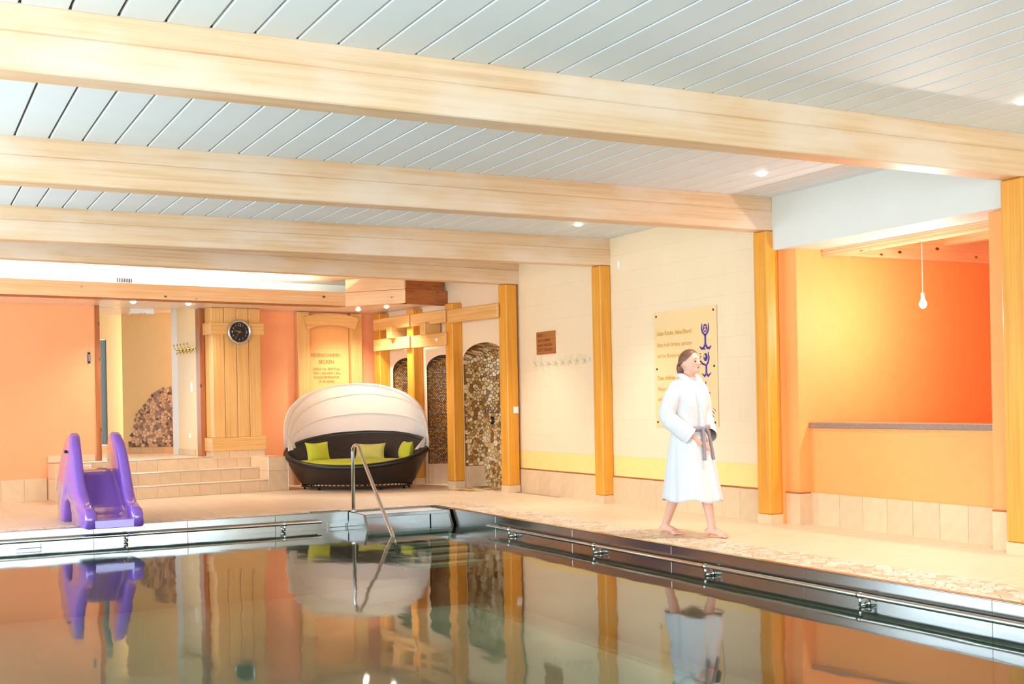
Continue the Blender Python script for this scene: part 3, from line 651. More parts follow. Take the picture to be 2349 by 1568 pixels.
wat = MB().grid(lambda p, q: (PX0 + p * (PX1 - PX0), PY0 + q * (PY1 - PY0), ZW), 2, 2)
wat.obj('pool_water', M['water'], None, label='still greenish pool water mirroring the orange and cream walls', cat='water', kind='stuff')
# grab rails
def rail(lab, P, Q, brk, side):
    t = empty('grab_rail', P, 0, lab, 'rail', 'grab rails round the pool'); P = Vector(P); Q = Vector(Q) - P; o = Vector((0, 0, 0)); d = Q.normalized()
    MB().tube([o, d * 0.004, Q - d * 0.004, Q], [0.015, 0.019, 0.019, 0.015], 14).smooth().obj('bar', M['tube'], t)
    for k in brk:
        c = d * k; w = Vector(side)
        MB().tube([c - d * 0.02, c + d * 0.02], 0.023, 14).smooth().obj('clamp', M['tube'], t)
        MB().tube([c, c + Vector((0, 0, -0.075))], 0.010, 10).smooth().obj('bracket', M['tube'], t); MB().tube([c + Vector((0, 0, -0.068)), c + Vector((0, 0, -0.062)) + w * 0.072], 0.012, 10).smooth().obj('bracket', M['tube'], t)
        MB().tube([c + Vector((0, 0, -0.062)) + w * 0.064, c + Vector((0, 0, -0.062)) + w * 0.0705], 0.024, 12).smooth().obj('wall_plate', M['tube'], t)
rail('long steel grab rail along the pool side under the cream wall', (5.815, 11.74, -0.105), (5.815, 1.2, -0.105), [11.74 - 11.22, 11.74 - 9.50, 11.74 - 7.78, 11.74 - 6.05, 11.74 - 4.3], (1, 0, 0))
rail('steel grab rail below the purple slide', (0.2, 13.285, -0.098), (4.42, 13.285, -0.098), [0.4, 2.03, 3.78], (0, 1, 0))
# water inlets in the far panel
for x, lab in ((1.25, 'rectangular steel inlet with dark opening under the left foot of the slide'), (4.66, 'rectangular steel inlet with dark opening beside the pool steps')):
    t = empty('pool_inlet', (x, PY1, -0.19), 0, lab, 'inlet', 'pool wall inlets')
    B(-0.15, 0.15, -0.006, -0.001, 0.07, 0.085, b=0.001).obj('frame_side', M['steel'], t); B(-0.15, 0.15, -0.006, -0.001, -0.10, -0.085, b=0.001).obj('frame_side', M['steel'], t)
    B(-0.15, -0.12, -0.006, -0.001, -0.085, 0.07, b=0.001).obj('frame_side', M['steel'], t); B(0.12, 0.15, -0.006, -0.001, -0.085, 0.07, b=0.001).obj('frame_side', M['steel'], t)
    B(-0.12, 0.12, 0.042, 0.048, -0.085, 0.05).obj('recess_back', M['steel'], t)
# pool steps in the corner with grating, cheeks and handrail
st = empty('pool_steps', (5.33, 13.1, 0), 0, 'steel pool steps with slotted grating in the pool corner', 'steps')
SX0, SX1 = -0.54, 0.52                                           # local x of the steps
yg0, yg1 = -0.22, 0.24                                           # grating
B(SX0 + 0.03, SX1, yg0, yg0 + 0.025, -0.05, -0.012, b=0.003).obj('grating_edge', M['steel'], st); B(SX0 + 0.03, SX1, yg1 - 0.02, yg1, -0.05, -0.012, b=0.003).obj('grating_edge', M['steel'], st)
n = 26
for i in range(n + 1):
    x = SX0 + 0.03 + (SX1 - SX0 - 0.03) * i / n; B(x - 0.009, x + 0.009, yg0 + 0.025, yg1 - 0.02, -0.035, -0.014, b=0.002).obj('grating_bar', M['whitepl'], st)
for x, nm in ((SX0, 'cheek'), (SX1, 'cheek')):
    MB().prism([(yg1, -0.01), (yg0 - 0.02, -0.01), (yg0 - 0.16, -0.22), (yg0 - 1.1, -0.50), (yg0 - 1.1, -0.56), (yg1, -0.56)], lambda a, b_, h: (x + h, a, b_), -0.012, 0.018).obj(nm, M['steel'], st)
for i in range(6):
    y0 = yg0 - 0.02 - i * 0.19; z0 = -0.215 - i * 0.055
    B(SX0 + 0.02, SX1 - 0.012, y0 - 0.17, y0 + 0.02, z0 - 0.02, z0, b=0.004).obj('tread', M['basin'], st)
    B(SX0 + 0.02, SX1 - 0.012, y0 - 0.18, y0 - 0.165, z0 - 0.03, z0 + 0.006, b=0.003).obj('tread_nosing', M['whitepl'], st)
hr = empty('pool_handrail', (4.82, 13.29, 0), 0, 'bent steel handrail rising beside the pool steps', 'handrail')
def arc(c, a0, a1, r, n=6): return [(0.0 + 0.012 * 0, c[0] + r * math.cos(a0 + (a1 - a0) * i / n), c[1] + r * math.sin(a0 + (a1 - a0) * i / n)) for i in range(n + 1)]
pts = [(0, 0, -0.30), (0, 0, 0.70), (0.003, -0.012, 0.745), (0.008, -0.04, 0.775), (0.015, -0.08, 0.785), (0.024, -0.12, 0.772), (0.03, -0.15, 0.74), (0.035, -0.19, 0.68), (0.0, -1.27, -0.22), (-0.02, -1.42, -0.36)]
MB().tube(pts, 0.021, 14).smooth().obj('bent_tube', M['tube'], hr)
MB().tube([(0, 0, 0.0), (0, 0, 0.012)], 0.035, 16).obj('collar', M['tube'], hr); MB().tube([(0, 0, 0.745 - 0.0), (0, 0, 0.749)], 0.0215, 14).obj('weld_ring', M['tube'], hr)
# drains in the deck
for x, y, mat, lab in ((1.25, 13.60, 'alu', 'bright ribbed drain cover on the deck by the slide'), (4.54, 13.50, 'steeldark', 'dark ribbed drain cover on the deck by the handrail')):
    t = empty('drain_cover', (x, y, 0), 0, lab, 'drain', 'deck drain covers'); B(-0.19, 0.19, -0.03, 0.03, -0.002, 0.003, b=0.001).obj('plate', M[mat], t)
    for i in range(8): B(-0.17 + i * 0.043, -0.145 + i * 0.043, -0.018, 0.018, 0.0025, 0.0042).obj('rib', M[mat], t)
# ================================================================ TILED STEPS TO THE DOORWAY
V0, RS, TD = 2.89, 0.1733, 0.335
ts = empty('tiled_steps', far(-3.6, V0), TH, 'beige tiled steps with end blocks leading up to the doorway', 'steps')
def T(u, v): return (u + 3.6, v - V0)
def tb(u0, u1, v0, v1, z0, z1, nm, mat, b=0.002): return B(u0 + 3.6, u1 + 3.6, v0 - V0, v1 - V0, z0, z1, b=b).obj(nm, mat, ts)
for i in range(3):
    va = V0 + TD * i; ve = VB - 0.02; zt = RS * (i + 1)
    tb(-4.88, -2.305, va + 0.008, ve, 0 if i == 0 else zt - RS - 0.01, zt - 0.008, 'step_core', M['grout'])
    off = (0.0, 0.16, 0.08)[i]; u = -4.88 - off
    while u < -2.31:
        a, b_ = max(u, -4.88) + 0.0015, min(u + 0.305, -2.305) - 0.0015
        if b_ - a > 0.02:
            tb(a, b_, va, va + 0.010, zt - RS + 0.001, zt - 0.012, 'riser_tile', M['pale_tile'])
            tb(a, b_, va + 0.012, (va + TD - 0.001) if i < 2 else ve, zt - 0.009, zt, 'tread_tile', M['floor_tile'])
        u += 0.305
    tb(-4.88, -2.305, va - 0.002, va + 0.011, zt - 0.011, zt + 0.001, 'nosing', M['alu'])
for (ua, ub) in ((-5.2, -4.882), (-2.303, -1.98)):
    zt = 0.508
    tb(ua + 0.009, ub - 0.009, V0 + 0.009, VB - 0.02, 0, zt - 0.009, 'block_core', M['grout'])
    tb(ua + 0.004, ub - 0.004, V0, V0 + 0.010, 0.001, 0.300, 'block_tile', M['pale_tile']); tb(ua + 0.004, ub - 0.004, V0, V0 + 0.010, 0.303, zt - 0.004, 'block_tile', M['pale_tile'])
    for (sa, sb) in ((ua, ua + 0.010), (ub - 0.010, ub)):
        v = V0 + 0.012
        while v < VB - 0.05:
            tb(sa, sb, v, min(v + 0.302, VB - 0.021), 0.001, 0.300, 'block_tile', M['wall_tile']); tb(sa, sb, v, min(v + 0.302, VB - 0.021), 0.303, zt - 0.004, 'block_tile', M['wall_tile']); v += 0.305
    v = V0 + 0.012
    while v < VB - 0.05: tb(ua + 0.006, ub - 0.006, v, min(v + 0.302, VB - 0.021), zt - 0.009, zt, 'block_tile', M['pale_tile']); v += 0.305
    tb(ua, ub, V0 - 0.001, V0 + 0.009, zt - 0.006, zt + 0.002, 'edge_strip', M['alu']); tb(ua - 0.001, ua + 0.007, V0 - 0.002, V0 + 0.007, 0, zt, 'edge_strip', M['alu']); tb(ub - 0.007, ub + 0.001, V0 - 0.002, V0 + 0.007, 0, zt, 'edge_strip', M['alu'])
# ================================================================ PLANK PILLAR AND CLOCK
PF = 3.55
pl = empty('plank_pillar', far(-2.485, PF), TH, 'pillar clad in upright honey planks with crosswise bands behind the clock', 'pillar')
def pb(u0, u1, v0, v1, z0, z1, nm, mat, b=0.006): return B(u0 + 2.485, u1 + 2.485, v0 - PF, v1 - PF, z0, z1, b=b).obj(nm, mat, pl)
pb(-2.86, -2.11, PF + 0.02, VB, 0.51, ZL - 0.001, 'core', PLANK[2])
for i in range(4): pb(-2.882 + 0.195 * i + 0.004, -2.882 + 0.195 * (i + 1) - 0.006, PF, PF + 0.025, 0.80, ZL - 0.002 - random.uniform(0, 0.012), 'plank', PLANK[2])
pb(-2.885, -2.862, PF + 0.026, VB - 0.06, 0.80, ZL - 0.002, 'plank', PLANK[2]); pb(-2.11, -2.09, PF + 0.026, VB, 0.80, ZL - 0.002, 'plank', PLANK[2])
for (za, zb) in ((0.60, 0.80), (2.36, 2.54)):
    pb(-2.92, -2.055, PF - 0.03, PF - 0.001, za, zb, 'band', PLANK[0]); pb(-2.92, -2.886, PF, VB - 0.06, za, zb, 'band', PLANK[1]); pb(-2.089, -2.055, PF, VB, za, zb, 'band', PLANK[1])
for i, (ua, ub) in enumerate(((-2.895, -2.645), (-2.642, -2.345), (-2.342, -2.075))): pb(ua, ub, PF - 0.012, PF + 0.02, 0.49, 0.599, 'foot_tile', M['pale_tile'], 0.002)
pb(-2.896, -2.884, PF - 0.011, VB - 0.06, 0.521, 0.599, 'foot_tile', M['pale_tile'], 0.002)
ck = empty('wall_clock', far(-2.465, PF - 0.031, 2.40), TH, 'round wall clock with black face and silver rim on the plank pillar', 'clock')
def ring(nm, mat, prof, n=40, smooth=True):
    mb = MB(); RX = Matrix.Rotation(PI / 2, 3, 'X'); mb.lathe(prof, n, (0, 0, 0), RX)
    if smooth: mb.smooth()
    return mb.obj(nm, mat, ck)
RX = Matrix.Rotation(PI / 2, 3, 'X')
mb = MB(); k = 40
prof = [(0.187, 0.0), (0.187, 0.022), (0.180, 0.032), (0.168, 0.034), (0.152, 0.024), (0.150, 0.012)]
mb.grid(lambda p, q: (lambda rz, t: (rz[0] * math.cos(t), -rz[1], rz[0] * math.sin(t)))(prof[round(q * 5)], 2 * PI * p), 48, 6, cu=True).smooth().obj('rim', M['alu'], ck)
MB().lathe([(0.153, 0.0), (0.153, 0.014)], 48, (0, 0, 0), RX).obj('face', M['black'], ck)
def dial(x, z, h): return (x, -0.0145 - h, z)
for i, s_ in enumerate(('12', '1', '2', '3', '4', '5', '6', '7', '8', '9', '10', '11')):
    a = PI / 2 - i * PI / 6; big = s_ in ('12', '3', '9'); r = 0.112; sz = 0.062 if big else 0.036
    text_mb(s_, sz, lambda x, y, h: dial(x + r * math.cos(a), y + r * math.sin(a) - sz * 0.36, h), 0.001, 'CENTER').obj('numeral', M['alu'], ck)
    MB().box(-0.0015, 0.0015, -0.0158, -0.0148, 0.140, 0.148).obj('minute_mark', M['alu'], ck).rotation_euler = (0, -(i * PI / 6), 0)
def hand(ang, L, w, nm):
    mb = MB().add([(-w, -0.018, -0.03), (w, -0.018, -0.03), (w * 0.5, -0.018, L), (-w * 0.5, -0.018, L), (-w, -0.020, -0.03), (w, -0.020, -0.03), (w * 0.5, -0.020, L), (-w * 0.5, -0.020, L)], [(0, 1, 2, 3), (7, 6, 5, 4), (0, 4, 5, 1), (1, 5, 6, 2), (2, 6, 7, 3), (3, 7, 4, 0)])
    o = mb.obj(nm, M['brass'], ck); o.rotation_euler = (0, ang, 0)
hand(math.radians(287), 0.085, 0.005, 'hour_hand'); hand(math.radians(214), 0.115, 0.003, 'minute_hand')
MB().lathe([(0.008, 0.014), (0.008, 0.022)], 16, (0, 0, 0), RX).obj('hub', M['brass'], ck)
# ================================================================ SIGN PORTAL
PV = 3.78
po = empty('sign_portal', far(-0.80, PV), TH, 'arched honey-timber frame round an apricot panel with brown pool lettering', 'sign')
def qb(u0, u1, v0, v1, z0, z1, nm, mat, b=0.008): return B(u0 + 0.8, u1 + 0.8, v0 - PV, v1 - PV, z0, z1, b=b).obj(nm, mat, po)
qb(-1.375, -1.165, PV, VB - 0.017, 0.0, ZL - 0.008, 'post', PLANK[2]); qb(-0.425, -0.222, PV, VB - 0.017, 0.0, ZL - 0.008, 'post', PLANK[2])
qb(-1.16, -0.43, VB - 0.03, VB - 0.018, 0.9, ZL - 0.01, 'panel', M['panel'], 0.002)
ar = []
for i in range(13):
    a = -1 + i / 6; ar.append((a * 0.49, 2.745 - 0.07 * a * a))
lo = [(x * 0.86, z - 0.19 + 0.0 * x) for x, z in ar][::-1]
MB().prism(ar + lo, lambda a, b_, h: (a, h, b_), -0.06, -0.002).obj('arch_board', PLANK[0], po)
for s_, sz, x, z, w in (('RIESENSCHWIMM-', 0.085, -0.305, 2.045, 0.52), ('BECKEN', 0.085, -0.17, 1.94, 0.26), ('LÄNGE 15m  BREITE 6m', 0.06, -0.28, 1.83, 0.48), ('TIEFE 1.30m BZW 1.40m', 0.06, -0.28, 1.762, 0.49), ('WASSERTEMPERATUR', 0.06, -0.27, 1.694, 0.455), ('29-30 GRAD', 0.06, -0.185, 1.626, 0.29)):
    text_mb(s_, sz, lambda a, b_, h: (x + a, 0.089 - h, z + b_), 0.001, 'LEFT', width=w).obj('lettering', M['ink_brown'], po)
# ================================================================ SHOWER TIMBER FRAME
tf = empty('timber_frame', far(0, 1.28), TH, 'honey timber frame of posts and crossbars in front of the shower niches', 'frame')
def gb(u0, u1, v0, v1, z0, z1, nm, mat, b=0.01): return B(u0, u1, v0 - 1.28, v1 - 1.28, z0, z1, b=b).obj(nm, mat, tf)
for v, zt in ((1.28, 2.745), (2.43, 2.745), (3.50, ZL - 0.02)):
    p = gb(-0.05, US - 0.002, v, v + 0.20, 0.097, zt, 'post', POST[2], 0.012)
    gb(-0.054, -0.038, v - 0.004, v + 0.20, 0, 0.0965, 'foot_tile', M['pale_tile'], 0.002); gb(-0.0375, US - 0.002, v - 0.004, v + 0.012, 0, 0.0965, 'foot_tile', M['pale_tile'], 0.002)
for (va, vb, zs, uo) in ((2.46, 3.62, (2.462, 2.658), -0.105), (1.40, 2.42, (2.462, 2.656), -0.10), (0.03, 1.35, (2.444, 2.644), -0.095), (2.46, 3.62, (2.128, 2.322), -0.105), (1.40, 2.42, (2.122, 2.316), -0.10)):
    gb(uo, -0.0505, va, vb, zs[0], zs[1], 'crossbar', PLANK[1])
for v in (2.88, 1.84): gb(-0.19, 0.10, v, v + 0.15, 2.30, 2.49, 'cross_block', PLANK[0])
for v in (2.86, 1.60):
    pt = gb(-0.1075, -0.1045, v, v + 0.075, 2.20, 2.235, 'name_plate', M['whitepl'], 0.0005)
# shower valve on its stone-clad column
sv = empty('shower_valve', far(0.46, 1.0, 0.0), TH, 'chrome shower knob with black ring on a stone-clad column', 'valve')
B(0.001, 0.165, -0.75, 0.255, 0.0, 1.10, b=0.004).obj('column', M['mosaic_grout'], sv)
lay_stones('mosaic_stone', voronoi(1.0, 1.10, 330, 31, gap=0.0045), lambda a, b_, h: (-h, 0.254 - a, b_), M['stone_shower'], sv, -0.003, 0.009)
RY = Matrix.Rotation(-PI / 2, 3, 'Y')
MB().lathe([(0.06, 0.0), (0.06, 0.012), (0.05, 0.018)], 28, (-0.008, 0.0, 0.99), RY).smooth().obj('ring', M['black'], sv); MB().lathe([(0.035, 0.01), (0.035, 0.05), (0.025, 0.058)], 24, (-0.008, 0.0, 0.99), RY).smooth().obj('knob', M['tube'], sv)
# ================================================================ DAYBED
DC = (6.22, 16.98); DA = math.radians(-36)
db = empty('wicker_daybed', (DC[0], DC[1], 0), DA, 'oval dark wicker daybed with white canvas hood and lime cushion', 'daybed')
A0, B0, A1, B1 = 0.86, 0.50, 1.12, 0.74                       # foot and rim half axes
def rimz(t): return 0.605 - 0.215 * math.sin(t) * -1 * -1 if False else 0.585 + 0.235 * math.sin(t)     # t = -90 deg is the front
def shell_out(p, q):
    t = 2 * PI * p; zt = rimz(t); k = q ** 0.85; a = A0 + (A1 - A0) * k; b_ = B0 + (B1 - B0) * k
    lean = 0.06 * k
    return (a * math.cos(t), b_ * math.sin(t) + lean * max(0, math.sin(t)), 0.085 + (zt - 0.085) * q)
def shell_in(p, q):
    t = 2 * PI * p; zt = rimz(t); k = (1 - q); x, y, z = shell_out(p, 1.0); zi = 0.30
    a = (A1 - 0.07) - 0.12 * q; b_ = (B1 - 0.07) - 0.12 * q
    return (a * math.cos(t), b_ * math.sin(t) + 0.06 * k * max(0, math.sin(t)), zt + (zi - zt) * q)
MB().grid(shell_out, 72, 14, uvf=lambda p, q: (p * 5.6, q * 0.6)).smooth().obj('outer_weave', M['wicker'], db)
MB().grid(shell_in, 72, 12, uvf=lambda p, q: (p * 5.6, q * 0.5)).smooth().obj('inner_weave', M['wicker'], db)
rp = []
for i in range(72):
    t = 2 * PI * i / 72; x, y, z = shell_out(i / 72, 1.0); k = 1 - 0.035 / math.hypot(x, y); rp.append((x * k, y * k, z))
MB().tube(rp, 0.040, 10, closed=True).smooth().obj('rim_roll', M['wicker'], db)
fr_ = [(A0 * math.cos(2 * PI * i / 60) * 0.985, B0 * math.sin(2 * PI * i / 60) * 0.985, 0.05) for i in range(60)]
MB().tube(fr_, 0.013, 8, closed=True).smooth().obj('base_ring', M['black'], db)
MB().add([(A0 * 0.97 * math.cos(2 * PI * i / 40), B0 * 0.97 * math.sin(2 * PI * i / 40), 0.30) for i in range(40)], [tuple(range(40))]).obj('deck', M['black'], db)
lace = MB()
for i in range(150):
    t = 2 * PI * i / 150; t2 = 2 * PI * (i + (1 if i % 2 else -1)) / 150; lace.tube([(A0 * .985 * math.cos(t), B0 * .985 * math.sin(t), 0.05), (A0 * .99 * math.cos(t2), B0 * .99 * math.sin(t2), 0.09)], 0.005, 5)
lace.obj('lace_weave', M['wicker'], db, kind='stuff')
for t in (-160, -125, -55, -20, 20, 160, 90):
    c, s_ = math.cos(math.radians(t)), math.sin(math.radians(t)); MB().lathe([(0.016, 0), (0.018, 0.04), (0.02, 0.06)], 12, (A0 * 0.95 * c, B0 * 0.95 * s_, 0)).smooth().obj('leg', M['black'], db)
cp = [(0.0, 0.06), (0.6, 0.06), (0.92, 0.05), (0.98, 0.03), (1.0, 0.0), (0.97, -0.04), (0.0, -0.05)]
MB().grid(lambda p, q: ((0.97) * cp[round(q * 6)][0] * math.cos(2 * PI * p), 0.61 * cp[round(q * 6)][0] * math.sin(2 * PI * p) + 0.01, 0.375 + cp[round(q * 6)][1]), 48, 7, cu=True).smooth().obj('seat_cushion', M['cushion'], db)
# hood: canvas over four bows that pivot at the two ends
bows = [(8, 1.06, 0.0), (32, 1.075, 0.0), (56, 1.09, 0.0), (80, 1.105, 0.0), (104, 1.12, 0.0)]
def bow(alpha, a, t, inset=0.0):
    H = 1.0 - inset; al = math.radians(alpha); r = math.sin(t) ** 0.58 if 0 < t < PI else 0.0
    return (-(a - inset * 0.4) * math.cos(t), 0.80 * math.cos(al) * H * r, 0.60 + 1.0 * math.sin(al) * H * r)
def hood(p, q):
    al = 8 + 96 * q; t = PI * p; seg = q * 4; f = seg - math.floor(seg); sag = 0.05 * 4 * f * (1 - f) if q < 1 else 0
    x, y, z = bow(al, 1.06 + 0.06 * q, t, sag); return (x, y, z + 0.02 * math.sin(9 * t) * (1 - q) * math.sin(t))
hd = MB().grid(hood, 49, 41).smooth().obj('hood', M['canvas'], db)
for (al, a, _z) in bows[1:]:
    MB().tube([bow(al, a, PI * i / 40, 0.004) for i in range(41)], 0.010, 8).smooth().obj('hood_bow', M['canvas'], hd)
for sx in (-1, 1):       # canvas skirts hanging over the arms
    def skirt(p, q): 
        y = -0.10 + 0.42 * p; return (sx * (1.06 + 0.035 * math.sin(p * 16) * q - 0.10 * q * (1 - p)), y - 0.16 * q * (1 - p), 0.74 - 0.16 * q + 0.05 * p)
    MB().grid(skirt, 20, 8).smooth().obj('hood_skirt', M['canvas'], hd)
def pillow(lab, c, rz, tilt, sx, sz, mat):
    t = empty('throw_pillow', c, rz, lab, 'pillow', 'pillows on the daybed')
    def pf(sd):
        def f(p, q):
            x, z = 2 * p - 1, 2 * q - 1; th = ((1 - x * x) * (1 - z * z)) ** 0.42
            return (sx * x * (1 - 0.10 * (1 - z * z) * 1.0), sd * 0.085 * th + 0.012 * math.sin(3 * x + 2 * z), sz * z * (1 - 0.10 * (1 - x * x)))
        return f
    o = MB().grid(pf(1), 17, 17).grid(pf(-1), 17, 17).smooth().obj('pillow_body', mat, t); o.rotation_euler = (tilt, 0, 0); return o
def dbp(x, y, z): return (DC[0] + x * math.cos(DA) - y * math.sin(DA), DC[1] + x * math.sin(DA) + y * math.cos(DA), z)
pillow('crumpled lime pillow propped at the end of the daybed by the tiled steps', dbp(-0.62, 0.05, 0.55), DA + 0.9, -0.35, 0.21, 0.16, M['cushion'])
pillow('olive-beige pillow lying against the middle of the daybed back', dbp(0.10, 0.42, 0.53), DA + 0.05, -0.45, 0.24, 0.14, M['pillow2'])
pillow('lime pillow leaning at the daybed end by the shower posts', dbp(0.74, 0.12, 0.55), DA - 1.0, -0.35, 0.19, 0.15, M['cushion'])
# ================================================================ SLIDE
SLX, SLY = 2.05, 13.95
sl = empty('dolphin_slide', (SLX, SLY, 0), math.radians(1.5), 'purple plastic toddler slide with two dolphin-shaped sides', 'slide')
prof = [(-0.87, 0.0), (-0.87, 0.15), (-0.82, 0.20), (-0.70, 0.225), (-0.55, 0.27), (-0.40, 0.36), (-0.28, 0.48), (-0.18, 0.62), (-0.08, 0.77), (0.02, 0.89), (0.12, 0.97), (0.22, 1.0), (0.32, 0.985), (0.43, 0.93), (0.54, 0.83), (0.63, 0.70), (0.70, 0.55), (0.745, 0.40), (0.765, 0.30),
        (0.72, 0.28), (0.65, 0.22), (0.60, 0.12), (0.58, 0.0), (0.22, 0.0), (0.20, 0.12), (0.13, 0.23), (0.0, 0.275), (-0.13, 0.23), (-0.20, 0.12), (-0.22, 0.0)]
def inset(poly, d):
    out = []; n = len(poly)
    for i in range(n):
        p, q, r = Vector(poly[i - 1]), Vector(poly[i]), Vector(poly[(i + 1) % n]); a = (q - p).normalized(); b_ = (r - q).normalized(); t = (a + b_)
        t = t.normalized() if t.length > 1e-4 else a; nrm = Vector((t.y, -t.x)); out.append((q.x + nrm.x * d, q.y + nrm.y * d))
    return out
def ins_ok(d):
    return [(a, max(b_, 0.0)) for a, b_ in inset(prof, d)]
for sx in (-1, 1):
    mb = MB(); lay = [(0.0, 0.024), (0.010, 0.009), (0.030, 0.0), (0.085, 0.0), (0.112, 0.009), (0.125, 0.026)]; n = len(prof)
    for w, d in lay:
        for (a, b_) in ins_ok(d):
            zz = max(0, b_); xo = 0.362 - 0.088 * (zz / 1.0) ** 1.8 - (0.06 if a < -0.5 else 0.06 * max(0, (-a) / 0.5)); mb.v.append((sx * (xo - w * (1 - 0.12 * zz)), a, zz))
    for j in range(len(lay) - 1):
        for i in range(n): mb.f.append((j * n + i, j * n + (i + 1) % n, (j + 1) * n + (i + 1) % n, (j + 1) * n + i))
    mb.f.append(tuple(range(n))); mb.f.append(tuple(range((len(lay) - 1) * n, len(lay) * n)))
    mb.smooth().obj('dolphin_side', M['purple'], sl)
    MB().lathe([(0.001, -0.02), (0.014, -0.014), (0.02, 0), (0.014, 0.014), (0.001, 0.02)], 14, (sx * 0.312, 0.26, 0.79)).smooth().obj('eye', M['black'], sl)
    B(sx * 0.315 - 0.02, sx * 0.315 + 0.02, 0.66, 0.72, 0.0, 0.27, b=0.004).obj('rear_leg', M['black'], sl)
bp2 = [(0.72, 0.575), (0.40, 0.575), (0.34, 0.57), (0.28, 0.545), (0.10, 0.42), (-0.08, 0.29), (-0.24, 0.19), (-0.38, 0.135), (-0.55, 0.11), (-0.80, 0.095), (-0.845, 0.085)]
def bed(p, q):
    x = -0.235 + 0.47 * p; s_ = q * (len(bp2) - 1); i = min(int(s_), len(bp2) - 2); f = s_ - i; y = bp2[i][0] + (bp2[i + 1][0] - bp2[i][0]) * f; z = bp2[i][1] + (bp2[i + 1][1] - bp2[i][1]) * f
    e = max(0, abs(p - 0.5) * 2 - 0.82) / 0.18; return (x, y, z + 0.045 * e * e)
o = MB().grid(bed, 25, 41).smooth().obj('slide_bed', M['purple'], sl); so = o.modifiers.new('thickness', 'SOLIDIFY'); so.thickness = 0.02; so.offset = -1
B(-0.23, 0.23, -0.865, -0.84, 0.0, 0.09, b=0.006).obj('front_edge', M['purple'], sl); B(-0.23, 0.23, 0.35, 0.38, 0.12, 0.55, b=0.006).obj('back_wall', M['purple'], sl)
B(-0.24, 0.24, -0.1, -0.02, 0.03, 0.07, b=0.01).obj('cross_brace', M['alu'], sl)
# ================================================================ SIGNS AND FITTINGS ON THE RIGHT WALL
XS = WX - 0.006
gs = empty('glass_sign', (XS, 10.72, 0.95), 0, 'glossy yellowish acrylic pool rules sign with ochre text and violet figures', 'sign')
H_, W_ = 1.30, 1.165
def sf(x, y, h): return (-0.0102 - h, W_ / 2 - x, y)        # x runs to the reader's right, y up
B(-0.010, -0.003, -W_ / 2, W_ / 2, 0, H_, b=0.001).obj('sheet', M['acrylic'], gs)
for yy in (0.045, 0.65, 1.25):
    for xx in (0.05, W_ - 0.05):
        MB().lathe([(0.012, 0.0), (0.012, 0.016), (0.008, 0.019)], 14, (0, W_ / 2 - xx, yy), RY).obj('screw', M['black'], gs)
for s_, z, w, bd in (('Liebe Kinder, liebe Eltern!', 1.03, 0.66, 0.001), ('Bitte nicht lärmen, spritzen', 0.90, 0.66, 0), ('und ins Becken springen !', 0.775, 0.62, 0), ('Dear children, dear parents!', 0.525, 0.70, 0.001), ("Please don't be noisy, don't squirt", 0.40, 0.80, 0), ("and please don't jump!", 0.285, 0.52, 0)):
    text_mb(s_, 0.068, lambda a, b_, h: sf(0.06 + a, z + b_, h), 0.001, 'LEFT', bold=bd, width=w).obj('lettering', M['ink_gold'], gs)
def stroke(pts, w, nm):
    n = len(pts); P = [Vector(p) for p in pts]; L = []; R_ = []
    for i in range(n):
        d = (P[min(n - 1, i + 1)] - P[max(0, i - 1)]).normalized(); ww = (w[i] if isinstance(w, list) else w) / 2; L.append((P[i].x - d.y * ww, P[i].y + d.x * ww)); R_.append((P[i].x + d.y * ww, P[i].y - d.x * ww))
    mb = MB()
    for i in range(n - 1): mb.prism([L[i], L[i + 1], R_[i + 1], R_[i]], sf, 0, 0.001)
    mb.obj(nm, M['ink_violet'], gs)
def disc(cx, cy_, rx, ry, nm, mat='ink_violet', h=0.001): MB().prism([(cx + rx * math.cos(2 * PI * i / 20), cy_ + ry * math.sin(2 * PI * i / 20)) for i in range(20)], sf, 0, h).obj(nm, M[mat], gs)
fx = 0.965
def figure(cy_, arms, legs, head, mouth):
    disc(fx + head[0], cy_ + head[1], 0.038, 0.045, 'figure_head')
    for a in mouth: disc(fx + head[0] + a[0], cy_ + head[1] + a[1], a[2], a[3], 'figure_face', 'panel', 0.0016)
    for a in arms: stroke([(fx + x, cy_ + y) for x, y in a], [0.012] + [0.026] * (len(a) - 2) + [0.02], 'figure_limb')
    if len(legs) > 1: stroke([(fx + legs[0][0][0], cy_ + legs[0][0][1]), (fx + legs[0][1][0], cy_ + legs[0][1][1] - 0.012)], 0.03, 'figure_limb'); legs = [[(a[1][0] + 0.25 * (a[2][0] - a[1][0]), a[1][1] - 0.014)] + a[2:] for a in legs]
    for a in legs: stroke([(fx + x, cy_ + y) for x, y in a], [0.03] * (len(a) - 1) + [0.008], 'figure_limb')
figure(0.93, [[(-0.055, 0.185), (-0.062, 0.13), (-0.045, 0.09), (0, 0.055)], [(0.055, 0.185), (0.062, 0.13), (0.045, 0.09), (0, 0.055)]], [[(0, 0.06), (0, -0.03), (-0.03, -0.08), (-0.07, -0.085), (-0.105, -0.06)], [(0, 0.06), (0, -0.03), (0.03, -0.08), (0.07, -0.085), (0.105, -0.06)]], (0, 0.135), [(-0.012, 0.012, 0.008, 0.011), (0.012, 0.012, 0.008, 0.011), (0, -0.018, 0.02, 0.012)])
figure(0.605, [[(-0.09, 0.11), (-0.055, 0.075), (0, 0.06)], [(0.045, 0.20), (0.06, 0.14), (0.045, 0.09), (0.01, 0.055)]], [[(0.01, 0.06), (0.01, -0.02), (-0.02, -0.06), (-0.07, -0.03)], [(0.01, 0.06), (0.01, -0.02), (0.04, -0.06), (0.095, -0.025)]], (0, 0.145), [(-0.016, 0.012, 0.014, 0.016)])
